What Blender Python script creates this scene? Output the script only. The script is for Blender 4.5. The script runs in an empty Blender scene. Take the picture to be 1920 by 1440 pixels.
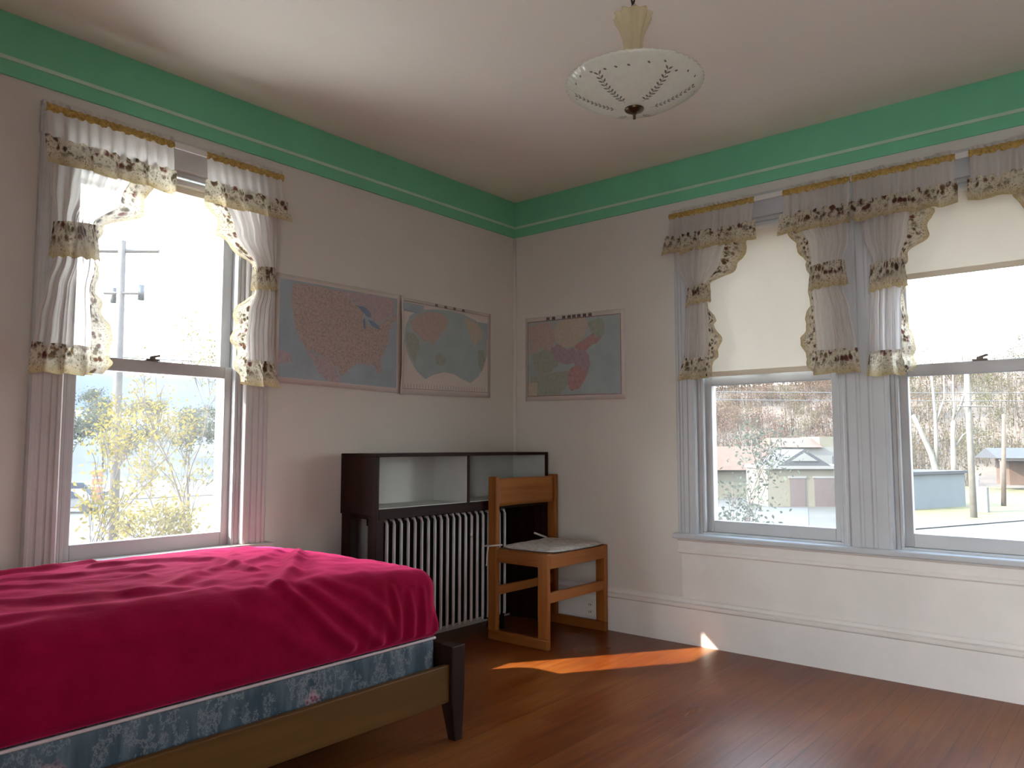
import bpy, bmesh, math, random
from mathutils import Vector, Matrix, noise
from mathutils.geometry import tessellate_polygon

S = bpy.context.scene
C = S.collection
PI = math.pi
R = math.radians

# ------------------------------------------------------------------ camera
cd = bpy.data.cameras.new('camera')
cd.sensor_fit = 'HORIZONTAL'
cd.sensor_width = 36.0
cd.lens = 1444.55 / 1920 * 36.0
cd.clip_start = 0.05
cd.clip_end = 3000
cam = bpy.data.objects.new('camera', cd)
C.objects.link(cam)
cam.location = (-3.6911, -3.0653, 1.0130)
cam.rotation_euler = (R(90 + 4.579), 0, R(39.917 - 90))
S.camera = cam

# ------------------------------------------------------------------ sky
W = bpy.data.worlds.new('sky')
S.world = W
W.use_nodes = True
nt = W.node_tree
nt.nodes.clear()
wo = nt.nodes.new('ShaderNodeOutputWorld')
bg = nt.nodes.new('ShaderNodeBackground')
ramp = nt.nodes.new('ShaderNodeValToRGB')
sep = nt.nodes.new('ShaderNodeSeparateXYZ')
tc = nt.nodes.new('ShaderNodeTexCoord')
nt.links.new(tc.outputs['Generated'], sep.inputs[0])
nt.links.new(sep.outputs['Z'], ramp.inputs[0])
# brighter sky around the sun
dot = nt.nodes.new('ShaderNodeVectorMath')
dot.operation = 'DOT_PRODUCT'
dot.inputs[1].default_value = (-0.742, 0.493, 0.454)
nt.links.new(tc.outputs['Generated'], dot.inputs[0])
glow = nt.nodes.new('ShaderNodeMapRange')
glow.interpolation_type = 'SMOOTHSTEP'
glow.inputs['From Min'].default_value = 0.45
glow.inputs['From Max'].default_value = 1.0
glow.inputs['To Min'].default_value = 5.0
glow.inputs['To Max'].default_value = 17.0
nt.links.new(dot.outputs['Value'], glow.inputs['Value'])
nt.links.new(glow.outputs[0], bg.inputs['Strength'])
nt.links.new(ramp.outputs[0], bg.inputs[0])
nt.links.new(bg.outputs[0], wo.inputs[0])
ramp.color_ramp.elements[0].position = 0.0
ramp.color_ramp.elements[0].color = (1.0, 0.975, 0.935, 1)
ramp.color_ramp.elements[1].position = 0.7
ramp.color_ramp.elements[1].color = (0.55, 0.74, 1.0, 1)

# ------------------------------------------------------------------ sun
SUN_EL = R(27)
sd = bpy.data.lights.new('sun', 'SUN')
sd.energy = 12.0
sd.angle = R(0.6)
sd.color = (1.0, 0.90, 0.74)
sun = bpy.data.objects.new('sun', sd)
C.objects.link(sun)
sdir = Vector((0.833 * math.cos(SUN_EL), -0.553 * math.cos(SUN_EL), -math.sin(SUN_EL)))
sun.rotation_euler = sdir.to_track_quat('-Z', 'Y').to_euler()
sun.location = (-20, 14, 14)

# ------------------------------------------------------------------ exposure
S.view_settings.view_transform = 'Standard'
S.view_settings.look = 'None'
S.view_settings.gamma = 1.0
S.view_settings.exposure = 1.0
S.view_settings.use_curve_mapping = False
S.cycles.use_denoising = True
S.cycles.max_bounces = 10
S.cycles.diffuse_bounces = 6
S.cycles.transparent_max_bounces = 24
S.cycles.sample_clamp_indirect = 6.0
S.cycles.caustics_reflective = False
S.cycles.caustics_refractive = False


# ================================================================== materials
def new_mat(name):
    m = bpy.data.materials.new(name)
    m.use_nodes = True
    t = m.node_tree
    t.nodes.clear()
    o = t.nodes.new('ShaderNodeOutputMaterial')
    return m, t, o


def N(t, kind, **kw):
    n = t.nodes.new(kind)
    for k, v in kw.items():
        if hasattr(n, k):
            setattr(n, k, v)
        else:
            n.inputs[k].default_value = v
    return n


def L(t, a, b):
    t.links.new(a, b)


def mixc(t, fac, a, b):
    n = t.nodes.new('ShaderNodeMix')
    n.data_type = 'RGBA'
    for sock, v in ((n.inputs[0], fac), (n.inputs[6], a), (n.inputs[7], b)):
        if hasattr(v, 'is_linked') or isinstance(v, bpy.types.NodeSocket):
            t.links.new(v, sock)
        elif isinstance(v, (int, float)):
            sock.default_value = v
        else:
            sock.default_value = (*v, 1)
    return n.outputs[2]


def ramp_node(t, src, stops):
    n = t.nodes.new('ShaderNodeValToRGB')
    e = n.color_ramp.elements
    while len(e) < len(stops):
        e.new(0.5)
    for i, (p, c) in enumerate(stops):
        e[i].position = p
        e[i].color = (*c, 1) if not isinstance(c, (int, float)) else (c, c, c, 1)
    t.links.new(src, n.inputs[0])
    return n.outputs[0]


def position(t, scale=(1, 1, 1), obj=False):
    if obj:
        src = t.nodes.new('ShaderNodeTexCoord').outputs['Object']
    else:
        src = t.nodes.new('ShaderNodeNewGeometry').outputs['Position']
    m = t.nodes.new('ShaderNodeMapping')
    m.inputs['Scale'].default_value = scale
    t.links.new(src, m.inputs[0])
    return m.outputs[0]


def noise_tex(t, vec, scale, detail=4, rough=0.55):
    n = t.nodes.new('ShaderNodeTexNoise')
    n.inputs['Scale'].default_value = scale
    n.inputs['Detail'].default_value = detail
    n.inputs['Roughness'].default_value = rough
    t.links.new(vec, n.inputs['Vector'])
    return n.outputs['Fac']


def math_node(t, op, a, b=0.0, clamp=False):
    n = t.nodes.new('ShaderNodeMath')
    n.operation = op
    n.use_clamp = clamp
    for i, v in enumerate((a, b)):
        if isinstance(v, (int, float)):
            n.inputs[i].default_value = v
        else:
            t.links.new(v, n.inputs[i])
    return n.outputs[0]


def bump(t, h, strength, dist=0.01):
    n = t.nodes.new('ShaderNodeBump')
    n.inputs['Strength'].default_value = strength
    n.inputs['Distance'].default_value = dist
    t.links.new(h, n.inputs['Height'])
    return n.outputs[0]


def simple(name, col, rough=0.6, var=0.0, vscale=6.0, stretch=(1, 1, 1), metal=0.0, spec=0.5, bmp=0.0, obj=True):
    m, t, o = new_mat(name)
    p = N(t, 'ShaderNodeBsdfPrincipled', Roughness=rough, Metallic=metal)
    p.inputs['Specular IOR Level'].default_value = spec
    f = noise_tex(t, position(t, stretch, obj), vscale)
    lo = tuple(max(0, c * (1 - var)) for c in col)
    hi = tuple(min(1, c * (1 + var)) for c in col)
    L(t, ramp_node(t, f, [(0.3, lo), (0.7, hi)]), p.inputs['Base Color'])
    if bmp:
        L(t, bump(t, f, bmp), p.inputs['Normal'])
    L(t, p.outputs[0], o.inputs[0])
    return m


M = {}
M['wall'] = simple('painted_plaster', (0.66, 0.638, 0.588), 0.7, 0.03, 2.0, spec=0.25, bmp=0.05, obj=False)
M['ceiling'] = simple('ceiling_paint', (0.87, 0.81, 0.715), 0.7, 0.03, 1.2, spec=0.25, obj=False)
M['trimwhite'] = simple('painted_trim', (0.56, 0.55, 0.54), 0.45, 0.05, 5.0, spec=0.4, obj=False)
M['basewhite'] = simple('painted_baseboard', (0.74, 0.715, 0.675), 0.5, 0.05, 4.0, spec=0.4, obj=False)
M['green'] = simple('mint_border_paint', (0.185, 0.57, 0.345), 0.6, 0.05, 3.0, spec=0.3, obj=False)
M['palegreen'] = simple('pale_border_line', (0.50, 0.70, 0.54), 0.6, 0.05, 6.0, spec=0.3, obj=False)
M['trimcool'] = simple('cool_white_trim', (0.50, 0.525, 0.545), 0.45, 0.05, 5.0, spec=0.4, obj=False)
M['sash'] = simple('sash_paint', (0.50, 0.51, 0.515), 0.5, 0.05, 7.0, spec=0.4, obj=False)
M['bouncepale'] = simple('pale_bounce_surface', (0.72, 0.69, 0.63), 0.8, 0.06, 2.0, obj=False)  # pale, so the added slabs outside bounce light into the room
M['outerwall'] = simple('darkened_unseen_wall', (0.10, 0.075, 0.06), 0.8, 0.03, 2.0, obj=False)  # unseen walls darkened to cut the light they bounce


def floor_mat():
    m, t, o = new_mat('varnished_floorboards')
    p = N(t, 'ShaderNodeBsdfPrincipled')
    v = position(t, (1, 1, 1))
    big = noise_tex(t, position(t, (0.8, 1.5, 1)), 1.7, 3, 0.5)
    b = t.nodes.new('ShaderNodeTexBrick')
    b.offset = 0.37
    b.inputs['Scale'].default_value = 1.0
    b.inputs['Brick Width'].default_value = 1.35
    b.inputs['Row Height'].default_value = 0.062
    b.inputs['Mortar Size'].default_value = 0.0012
    b.inputs['Mortar Smooth'].default_value = 0.6
    b.inputs['Bias'].default_value = 0.0
    b.inputs['Color1'].default_value = (0.0, 0.0, 0.0, 1)
    b.inputs['Color2'].default_value = (1, 1, 1, 1)
    b.inputs['Mortar'].default_value = (0.3, 0.3, 0.3, 1)
    L(t, v, b.inputs['Vector'])
    g = noise_tex(t, position(t, (1.6, 26, 1)), 1.6, 6, 0.6)
    base = ramp_node(t, g, [(0.25, (0.070, 0.0095, 0.0012)), (0.5, (0.175, 0.034, 0.0035)), (0.78, (0.285, 0.076, 0.009))])
    tone = mixc(t, math_node(t, 'MULTIPLY', b.outputs['Color'], 0.35), base, (0.23, 0.075, 0.014))
    worn = mixc(t, ramp_node(t, big, [(0.42, 0.0), (0.72, 0.6)]), tone, (0.27, 0.105, 0.028))
    dark = mixc(t, ramp_node(t, big, [(0.35, 0.5), (0.60, 0.0)]), worn, (0.085, 0.016, 0.003))
    fin = mixc(t, math_node(t, 'MULTIPLY', b.outputs['Fac'], 0.75), dark, (0.025, 0.008, 0.004))
    L(t, fin, p.inputs['Base Color'])
    rr = ramp_node(t, big, [(0.3, 0.26), (0.75, 0.46)])
    L(t, rr, p.inputs['Roughness'])
    p.inputs['Specular IOR Level'].default_value = 0.30
    hh = math_node(t, 'SUBTRACT', math_node(t, 'MULTIPLY', g, 0.25), b.outputs['Fac'])
    L(t, bump(t, hh, 0.25, 0.004), p.inputs['Normal'])
    L(t, p.outputs[0], o.inputs[0])
    return m


M['floor'] = floor_mat()


def wood(name, c0, c1, axis=0, rough=0.4, scale=1.0, spec=0.4):
    st = [22, 22, 22]
    st[axis] = 1.6
    m, t, o = new_mat(name)
    p = N(t, 'ShaderNodeBsdfPrincipled', Roughness=rough)
    p.inputs['Specular IOR Level'].default_value = spec
    f = noise_tex(t, position(t, tuple(s * scale for s in st), True), 1.0, 5, 0.6)
    L(t, ramp_node(t, f, [(0.3, c0), (0.72, c1)]), p.inputs['Base Color'])
    L(t, bump(t, f, 0.08, 0.002), p.inputs['Normal'])
    L(t, p.outputs[0], o.inputs[0])
    return m


M['oak_z'] = wood('orange_oak_upright', (0.21, 0.066, 0.012), (0.34, 0.122, 0.025), 2)  # side oak darker than cross oak: the chair's shade put into colour
M['oak_x'] = wood('orange_oak_across', (0.27, 0.092, 0.018), (0.41, 0.160, 0.034), 0)
M['oak_y'] = wood('orange_oak_lengthwise', (0.19, 0.058, 0.011), (0.31, 0.108, 0.022), 1)
M['walnut'] = wood('dark_walnut', (0.008, 0.003, 0.002), (0.022, 0.008, 0.005), 0, 0.5, spec=0.15)
M['walnut_z'] = wood('dark_walnut_upright', (0.011, 0.004, 0.003), (0.028, 0.010, 0.007), 2, 0.5, spec=0.15)
M['rail'] = wood('brown_bed_rail', (0.085, 0.041, 0.010), (0.125, 0.062, 0.017), 0, 0.5, spec=0.25)
M['darkleg'] = wood('dark_bed_leg', (0.012, 0.006, 0.004), (0.032, 0.014, 0.009), 2, 0.5, spec=0.2)
M['shelfwhite'] = simple('white_shelf_lining', (0.58, 0.60, 0.57), 0.5, 0.04, 5)
M['radwhite'] = simple('white_radiator_enamel', (0.64, 0.62, 0.61), 0.5, 0.06, 12)
M['raddark'] = simple('radiator_shade_black', (0.0025, 0.0025, 0.003), 0.8, 0.2, 12, spec=0.2)  # near-black colour paints the deep shade between the tubes
M['bronze'] = simple('aged_bronze', (0.10, 0.07, 0.035), 0.35, 0.3, 30, metal=0.8)
M['blackmetal'] = simple('dark_chain_metal', (0.03, 0.018, 0.012), 0.45, 0.3, 30, metal=0.5)
M['gold'] = simple('gold_trim_braid', (0.42, 0.285, 0.075), 0.75, 0.4, 110)
M['rod'] = simple('white_curtain_rod', (0.74, 0.73, 0.71), 0.35, 0.03, 8)
M['brass'] = simple('dull_lock_metal', (0.16, 0.14, 0.12), 0.4, 0.2, 30, metal=0.6)
M['plate'] = simple('ivory_outlet_plastic', (0.72, 0.68, 0.60), 0.35, 0.03, 8)
M['slot'] = simple('outlet_slot_dark', (0.02, 0.02, 0.02), 0.6, 0.1, 8)


def sheet_mat():
    m, t, o = new_mat('burgundy_jersey_sheet')
    p = N(t, 'ShaderNodeBsdfPrincipled', Roughness=0.85)
    p.inputs['Specular IOR Level'].default_value = 0.04
    p.inputs['Sheen Weight'].default_value = 0.9
    p.inputs['Sheen Roughness'].default_value = 0.45
    p.inputs['Sheen Tint'].default_value = (0.80, 0.07, 0.20, 1)
    f = noise_tex(t, position(t, (9, 9, 9), True), 1.0, 5)
    L(t, ramp_node(t, f, [(0.3, (0.185, 0.0015, 0.020)), (0.7, (0.255, 0.0035, 0.036))]), p.inputs['Base Color'])
    f2 = noise_tex(t, position(t, (16, 30, 30), True), 1.0, 4)
    L(t, bump(t, f2, 0.18, 0.01), p.inputs['Normal'])
    L(t, p.outputs[0], o.inputs[0])
    return m


M['sheet'] = sheet_mat()


def boxspring_mat():
    m, t, o = new_mat('blue_floral_ticking')
    p = N(t, 'ShaderNodeBsdfPrincipled', Roughness=0.6)
    p.inputs['Specular IOR Level'].default_value = 0.3
    v = position(t, (1, 1, 1), True)
    f = noise_tex(t, position(t, (30, 30, 6), True), 1.0, 4)
    base = ramp_node(t, f, [(0.3, (0.030, 0.055, 0.078)), (0.7, (0.095, 0.135, 0.165))])
    # pale vine sprigs
    f1 = noise_tex(t, position(t, (16, 16, 11), True), 1.0, 6, 0.75)
    band = ramp_node(t, f1, [(0.50, 0.0), (0.53, 0.75), (0.56, 0.0), (0.66, 0.0), (0.70, 0.7)])
    c1 = mixc(t, band, base, (0.24, 0.26, 0.28))
    vo = N(t, 'ShaderNodeTexVoronoi', Scale=5.5)
    L(t, v, vo.inputs['Vector'])
    dd = math_node(t, 'ADD', vo.outputs['Distance'], math_node(t, 'MULTIPLY', noise_tex(t, v, 60, 3), 0.18))
    rose = ramp_node(t, dd, [(0.24, 1.0), (0.31, 0.0)])
    vf = N(t, 'ShaderNodeTexVoronoi', Scale=70.0)
    L(t, v, vf.inputs['Vector'])
    rosecol = ramp_node(t, vf.outputs['Distance'], [(0.2, (0.22, 0.035, 0.07)), (0.55, (0.45, 0.33, 0.36)), (0.8, (0.10, 0.16, 0.14))])
    L(t, mixc(t, math_node(t, 'MULTIPLY', rose, 0.8), c1, rosecol), p.inputs['Base Color'])
    L(t, p.outputs[0], o.inputs[0])
    return m


M['ticking'] = boxspring_mat()
M['piping'] = simple('pale_piping', (0.52, 0.45, 0.47), 0.7, 0.05, 20)


def cloth(name, trans, floral=False, tint=(0.80, 0.765, 0.74)):
    """thin curtain cloth: some light passes straight, some diffuses through"""
    m, t, o = new_mat(name)
    d = N(t, 'ShaderNodeBsdfDiffuse')
    tl = N(t, 'ShaderNodeBsdfTranslucent')
    tr = N(t, 'ShaderNodeBsdfTransparent')
    mx = N(t, 'ShaderNodeMixShader')
    mx.inputs[0].default_value = 0.5
    L(t, d.outputs[0], mx.inputs[1])
    L(t, tl.outputs[0], mx.inputs[2])
    m2 = N(t, 'ShaderNodeMixShader')
    L(t, mx.outputs[0], m2.inputs[1])
    L(t, tr.outputs[0], m2.inputs[2])
    uv = t.nodes.new('ShaderNodeUVMap').outputs[0]
    if not floral:
        f = noise_tex(t, position(t, (260, 260, 4)), 1.0, 3)
        col = ramp_node(t, f, [(0.3, tuple(c * 0.94 for c in tint)), (0.7, tint)])
        m2.inputs[0].default_value = trans
    else:
        sp = t.nodes.new('ShaderNodeSeparateXYZ')
        L(t, uv, sp.inputs[0])
        vv = sp.outputs['Y']          # metres across the strip: 0 at the gathered edge, 0.1 at the hem
        cream = (0.72, 0.665, 0.545)
        nz = noise_tex(t, uv, 140, 3)
        vo = N(t, 'ShaderNodeTexVoronoi', Scale=33.0)
        L(t, uv, vo.inputs['Vector'])
        d1 = math_node(t, 'ADD', vo.outputs['Distance'], math_node(t, 'MULTIPLY', nz, 0.42))
        clump = noise_tex(t, uv, 19, 1)
        zone = math_node(t, 'MULTIPLY', ramp_node(t, clump, [(0.35, 0.0), (0.45, 1.0)]),
                         ramp_node(t, math_node(t, 'MULTIPLY', vv, 10.0), [(0.0, 1.0), (0.45, 1.0), (0.75, 0.0)]))
        flower = math_node(t, 'MULTIPLY', ramp_node(t, d1, [(0.56, 1.0), (0.80, 0.0)]), zone)
        fcol = ramp_node(t, vo.outputs['Color'], [(0.2, (0.085, 0.062, 0.035)), (0.45, (0.15, 0.050, 0.040)), (0.7, (0.16, 0.12, 0.055)), (0.9, (0.06, 0.04, 0.025))])
        vo2 = N(t, 'ShaderNodeTexVoronoi', Scale=105.0)
        L(t, uv, vo2.inputs['Vector'])
        dots = math_node(t, 'MULTIPLY', ramp_node(t, vo2.outputs['Distance'], [(0.22, 1.0), (0.40, 0.0)]),
                         ramp_node(t, noise_tex(t, uv, 26, 2), [(0.42, 0.0), (0.52, 0.8)]))
        leaf = ramp_node(t, noise_tex(t, uv, 62, 4, 0.7), [(0.52, 0.0), (0.64, 0.6)])
        c0 = mixc(t, leaf, cream, (0.27, 0.25, 0.15))
        c1 = mixc(t, dots, c0, (0.15, 0.09, 0.05))
        c2 = mixc(t, flower, c1, fcol)
        hem = ramp_node(t, math_node(t, 'MULTIPLY', vv, 10.0), [(0.60, 0.0), (0.88, 0.45), (1.0, 0.65)])
        col = mixc(t, hem, c2, (0.56, 0.42, 0.15))
        m2.inputs[0].default_value = trans
    L(t, col, d.inputs[0])
    L(t, col, tl.inputs[0])
    L(t, m2.outputs[0], o.inputs[0])
    return m


M['sheer'] = cloth('white_sheer', 0.16)
M['floral'] = cloth('floral_ruffle', 0.02, True)


def shade_mat():
    m, t, o = new_mat('cream_roller_blind')
    d = N(t, 'ShaderNodeBsdfDiffuse')
    tl = N(t, 'ShaderNodeBsdfTranslucent')
    f = noise_tex(t, position(t, (3, 3, 2)), 1.5, 3)
    col = ramp_node(t, f, [(0.3, (0.74, 0.675, 0.55)), (0.7, (0.78, 0.715, 0.59))])
    L(t, col, d.inputs[0])
    L(t, col, tl.inputs[0])
    mx = N(t, 'ShaderNodeMixShader')
    mx.inputs[0].default_value = 0.13
    L(t, d.outputs[0], mx.inputs[1])
    L(t, tl.outputs[0], mx.inputs[2])
    L(t, mx.outputs[0], o.inputs[0])
    return m


M['blind'] = shade_mat()


def pane_mat(name, veil):
    """window pane: clear, slightly mirrored, with a milky film added as haze and glare"""
    m, t, o = new_mat(name)
    tr = N(t, 'ShaderNodeBsdfTransparent')
    tr.inputs[0].default_value = (0.96, 0.97, 0.96, 1)
    gl = N(t, 'ShaderNodeBsdfGlossy', Roughness=0.02)
    fr = N(t, 'ShaderNodeFresnel', IOR=1.25)
    mx = N(t, 'ShaderNodeMixShader')
    L(t, fr.outputs[0], mx.inputs[0])
    L(t, tr.outputs[0], mx.inputs[1])
    L(t, gl.outputs[0], mx.inputs[2])
    vl = N(t, 'ShaderNodeBsdfTranslucent')
    vl.inputs[0].default_value = (0.85, 0.84, 0.80, 1)
    f = noise_tex(t, position(t, (5, 5, 3)), 1.6, 5, 0.6)
    m2 = N(t, 'ShaderNodeMixShader')
    L(t, ramp_node(t, f, [(0.3, veil * 0.7), (0.7, veil * 1.3)]), m2.inputs[0])
    L(t, mx.outputs[0], m2.inputs[1])
    L(t, vl.outputs[0], m2.inputs[2])
    L(t, m2.outputs[0], o.inputs[0])
    return m


M['pane_sunny'] = pane_mat('veiled_window_glass', 0.026)
M['pane'] = pane_mat('window_glass', 0.035)


def milk_glass(name, col, trans, rough=0.15, mottle=0.4):
    m, t, o = new_mat(name)
    p = N(t, 'ShaderNodeBsdfPrincipled', Roughness=rough)
    p.inputs['Base Color'].default_value = (*col, 1)
    p.inputs['Specular IOR Level'].default_value = 0.6
    tl = N(t, 'ShaderNodeBsdfTranslucent')
    tl.inputs[0].default_value = (*col, 1)
    tr = N(t, 'ShaderNodeBsdfTransparent')
    tr.inputs[0].default_value = (*[min(1, c * 1.15) for c in col], 1)
    a = N(t, 'ShaderNodeMixShader')
    a.inputs[0].default_value = 0.45
    L(t, p.outputs[0], a.inputs[1])
    L(t, tl.outputs[0], a.inputs[2])
    b = N(t, 'ShaderNodeMixShader')
    f = noise_tex(t, position(t, (1, 1, 1), True), 55, 3)
    L(t, ramp_node(t, f, [(0.3, trans * (1 - mottle)), (0.7, trans * (1 + mottle))]), b.inputs[0])
    L(t, a.outputs[0], b.inputs[1])
    L(t, tr.outputs[0], b.inputs[2])
    L(t, b.outputs[0], o.inputs[0])
    return m


M['bowl'] = milk_glass('frosted_bowl_glass', (0.88, 0.91, 0.84), 0.08, 0.12)
M['stemglass'] = milk_glass('amber_stem_glass', (0.84, 0.79, 0.63), 0.42, 0.05, 0.0)
M['decal'] = simple('grey_leaf_print', (0.17, 0.165, 0.15), 0.5, 0.3, 40)

# exterior materials
M['lawn'] = simple('autumn_grass', (0.060, 0.050, 0.009), 0.9, 0.45, 0.5, obj=False)
M['ground'] = simple('dry_ground', (0.0221, 0.0192, 0.0134), 0.9, 0.35, 0.2, obj=False)
M['asphalt'] = simple('pale_asphalt', (0.0314, 0.0308, 0.0319), 0.85, 0.1, 0.7, obj=False)
M['concrete'] = simple('pale_concrete', (0.0510, 0.0468, 0.0408), 0.85, 0.12, 0.8, obj=False)
M['hill_near'] = simple('wooded_slope', (0.0452, 0.0296, 0.0172), 0.95, 0.5, 0.10, obj=False)
M['hill_left'] = simple('green_grey_slope', (0.0150, 0.0190, 0.0165), 0.95, 0.4, 0.06, obj=False)
M['hill_blue'] = simple('haze_blue_ridge', (0.0090, 0.0185, 0.0330), 0.95, 0.15, 0.02, obj=False)  # blue of the distance haze put into the ridge colour
M['field'] = simple('yellow_field', (0.0202, 0.0160, 0.0080), 0.95, 0.25, 0.06, obj=False)
M['stucco'] = simple('cream_stucco', (0.0713, 0.0639, 0.0446), 0.9, 0.06, 1.0)
M['browndoor'] = simple('brown_garage_door', (0.0416, 0.0288, 0.0240), 0.7, 0.1, 3.0)
M['redroof'] = simple('rusty_roof', (0.0528, 0.0282, 0.0156), 0.85, 0.2, 2.0)
M['darkroof'] = simple('dark_shingles', (0.0204, 0.0198, 0.0216), 0.85, 0.2, 2.0)
M['housewhite'] = simple('white_siding', (0.0840, 0.0810, 0.0720), 0.8, 0.05, 2.0)
M['bluegrey'] = simple('blue_grey_block', (0.0660, 0.0772, 0.0788), 0.85, 0.06, 1.0)
M['polepale'] = simple('pale_wood_pole', (0.0813, 0.0728, 0.0585), 0.85, 0.15, 3.0)
M['polebrown'] = simple('brown_wood_pole', (0.0525, 0.0364, 0.0238), 0.85, 0.15, 3.0)
M['polegrey'] = simple('grey_wood_pole', (0.0600, 0.0528, 0.0468), 0.85, 0.15, 3.0)
M['wire'] = simple('black_wire', (0.06, 0.06, 0.06), 0.7, 0.05, 1.0)
M['metalgrey'] = simple('grey_steel_box', (0.0420, 0.0434, 0.0462), 0.5, 0.05, 2.0)
M['bark_pale'] = simple('pale_bark', (0.0878, 0.0793, 0.0650), 0.9, 0.2, 2.0)
M['bark'] = simple('grey_brown_bark', (0.0450, 0.0345, 0.0270), 0.9, 0.2, 2.0)
M['orange'] = simple('orange_board', (0.0935, 0.0385, 0.0110), 0.6, 0.05, 2.0)
M['carwhite'] = simple('white_car_paint', (0.0770, 0.0786, 0.0825), 0.3, 0.02, 2.0)
M['carblue'] = simple('blue_car_paint', (0.0300, 0.0420, 0.0600), 0.3, 0.02, 2.0)
M['carglass'] = simple('dark_car_glass', (0.02, 0.025, 0.04), 0.1, 0.02, 2.0)
M['tyre'] = simple('black_rubber', (0.02, 0.02, 0.02), 0.8, 0.02, 2.0)


def leaf_mat(name, col, var=0.35):
    m, t, o = new_mat(name)
    d = N(t, 'ShaderNodeBsdfDiffuse')
    tl = N(t, 'ShaderNodeBsdfTranslucent')
    f = noise_tex(t, position(t, (1, 1, 1)), 2.3, 3)
    c = ramp_node(t, f, [(0.3, tuple(x * (1 - var) for x in col)), (0.7, tuple(min(1, x * (1 + var)) for x in col))])
    L(t, c, d.inputs[0])
    L(t, c, tl.inputs[0])
    mx = N(t, 'ShaderNodeMixShader')
    mx.inputs[0].default_value = 0.45
    L(t, d.outputs[0], mx.inputs[1])
    L(t, tl.outputs[0], mx.inputs[2])
    L(t, mx.outputs[0], o.inputs[0])
    return m


M['leaf_yellow'] = leaf_mat('yellow_leaves', (0.125, 0.100, 0.028))
M['leaf_rust'] = leaf_mat('rust_leaves', (0.0892, 0.0578, 0.0425))
M['leaf_tan'] = leaf_mat('tan_leaves', (0.0820, 0.0656, 0.0410))
M['leaf_olive'] = leaf_mat('olive_leaves', (0.0640, 0.0600, 0.0320))
M['leaf_pale'] = leaf_mat('pale_green_leaves', (0.0527, 0.0570, 0.0434))


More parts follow.
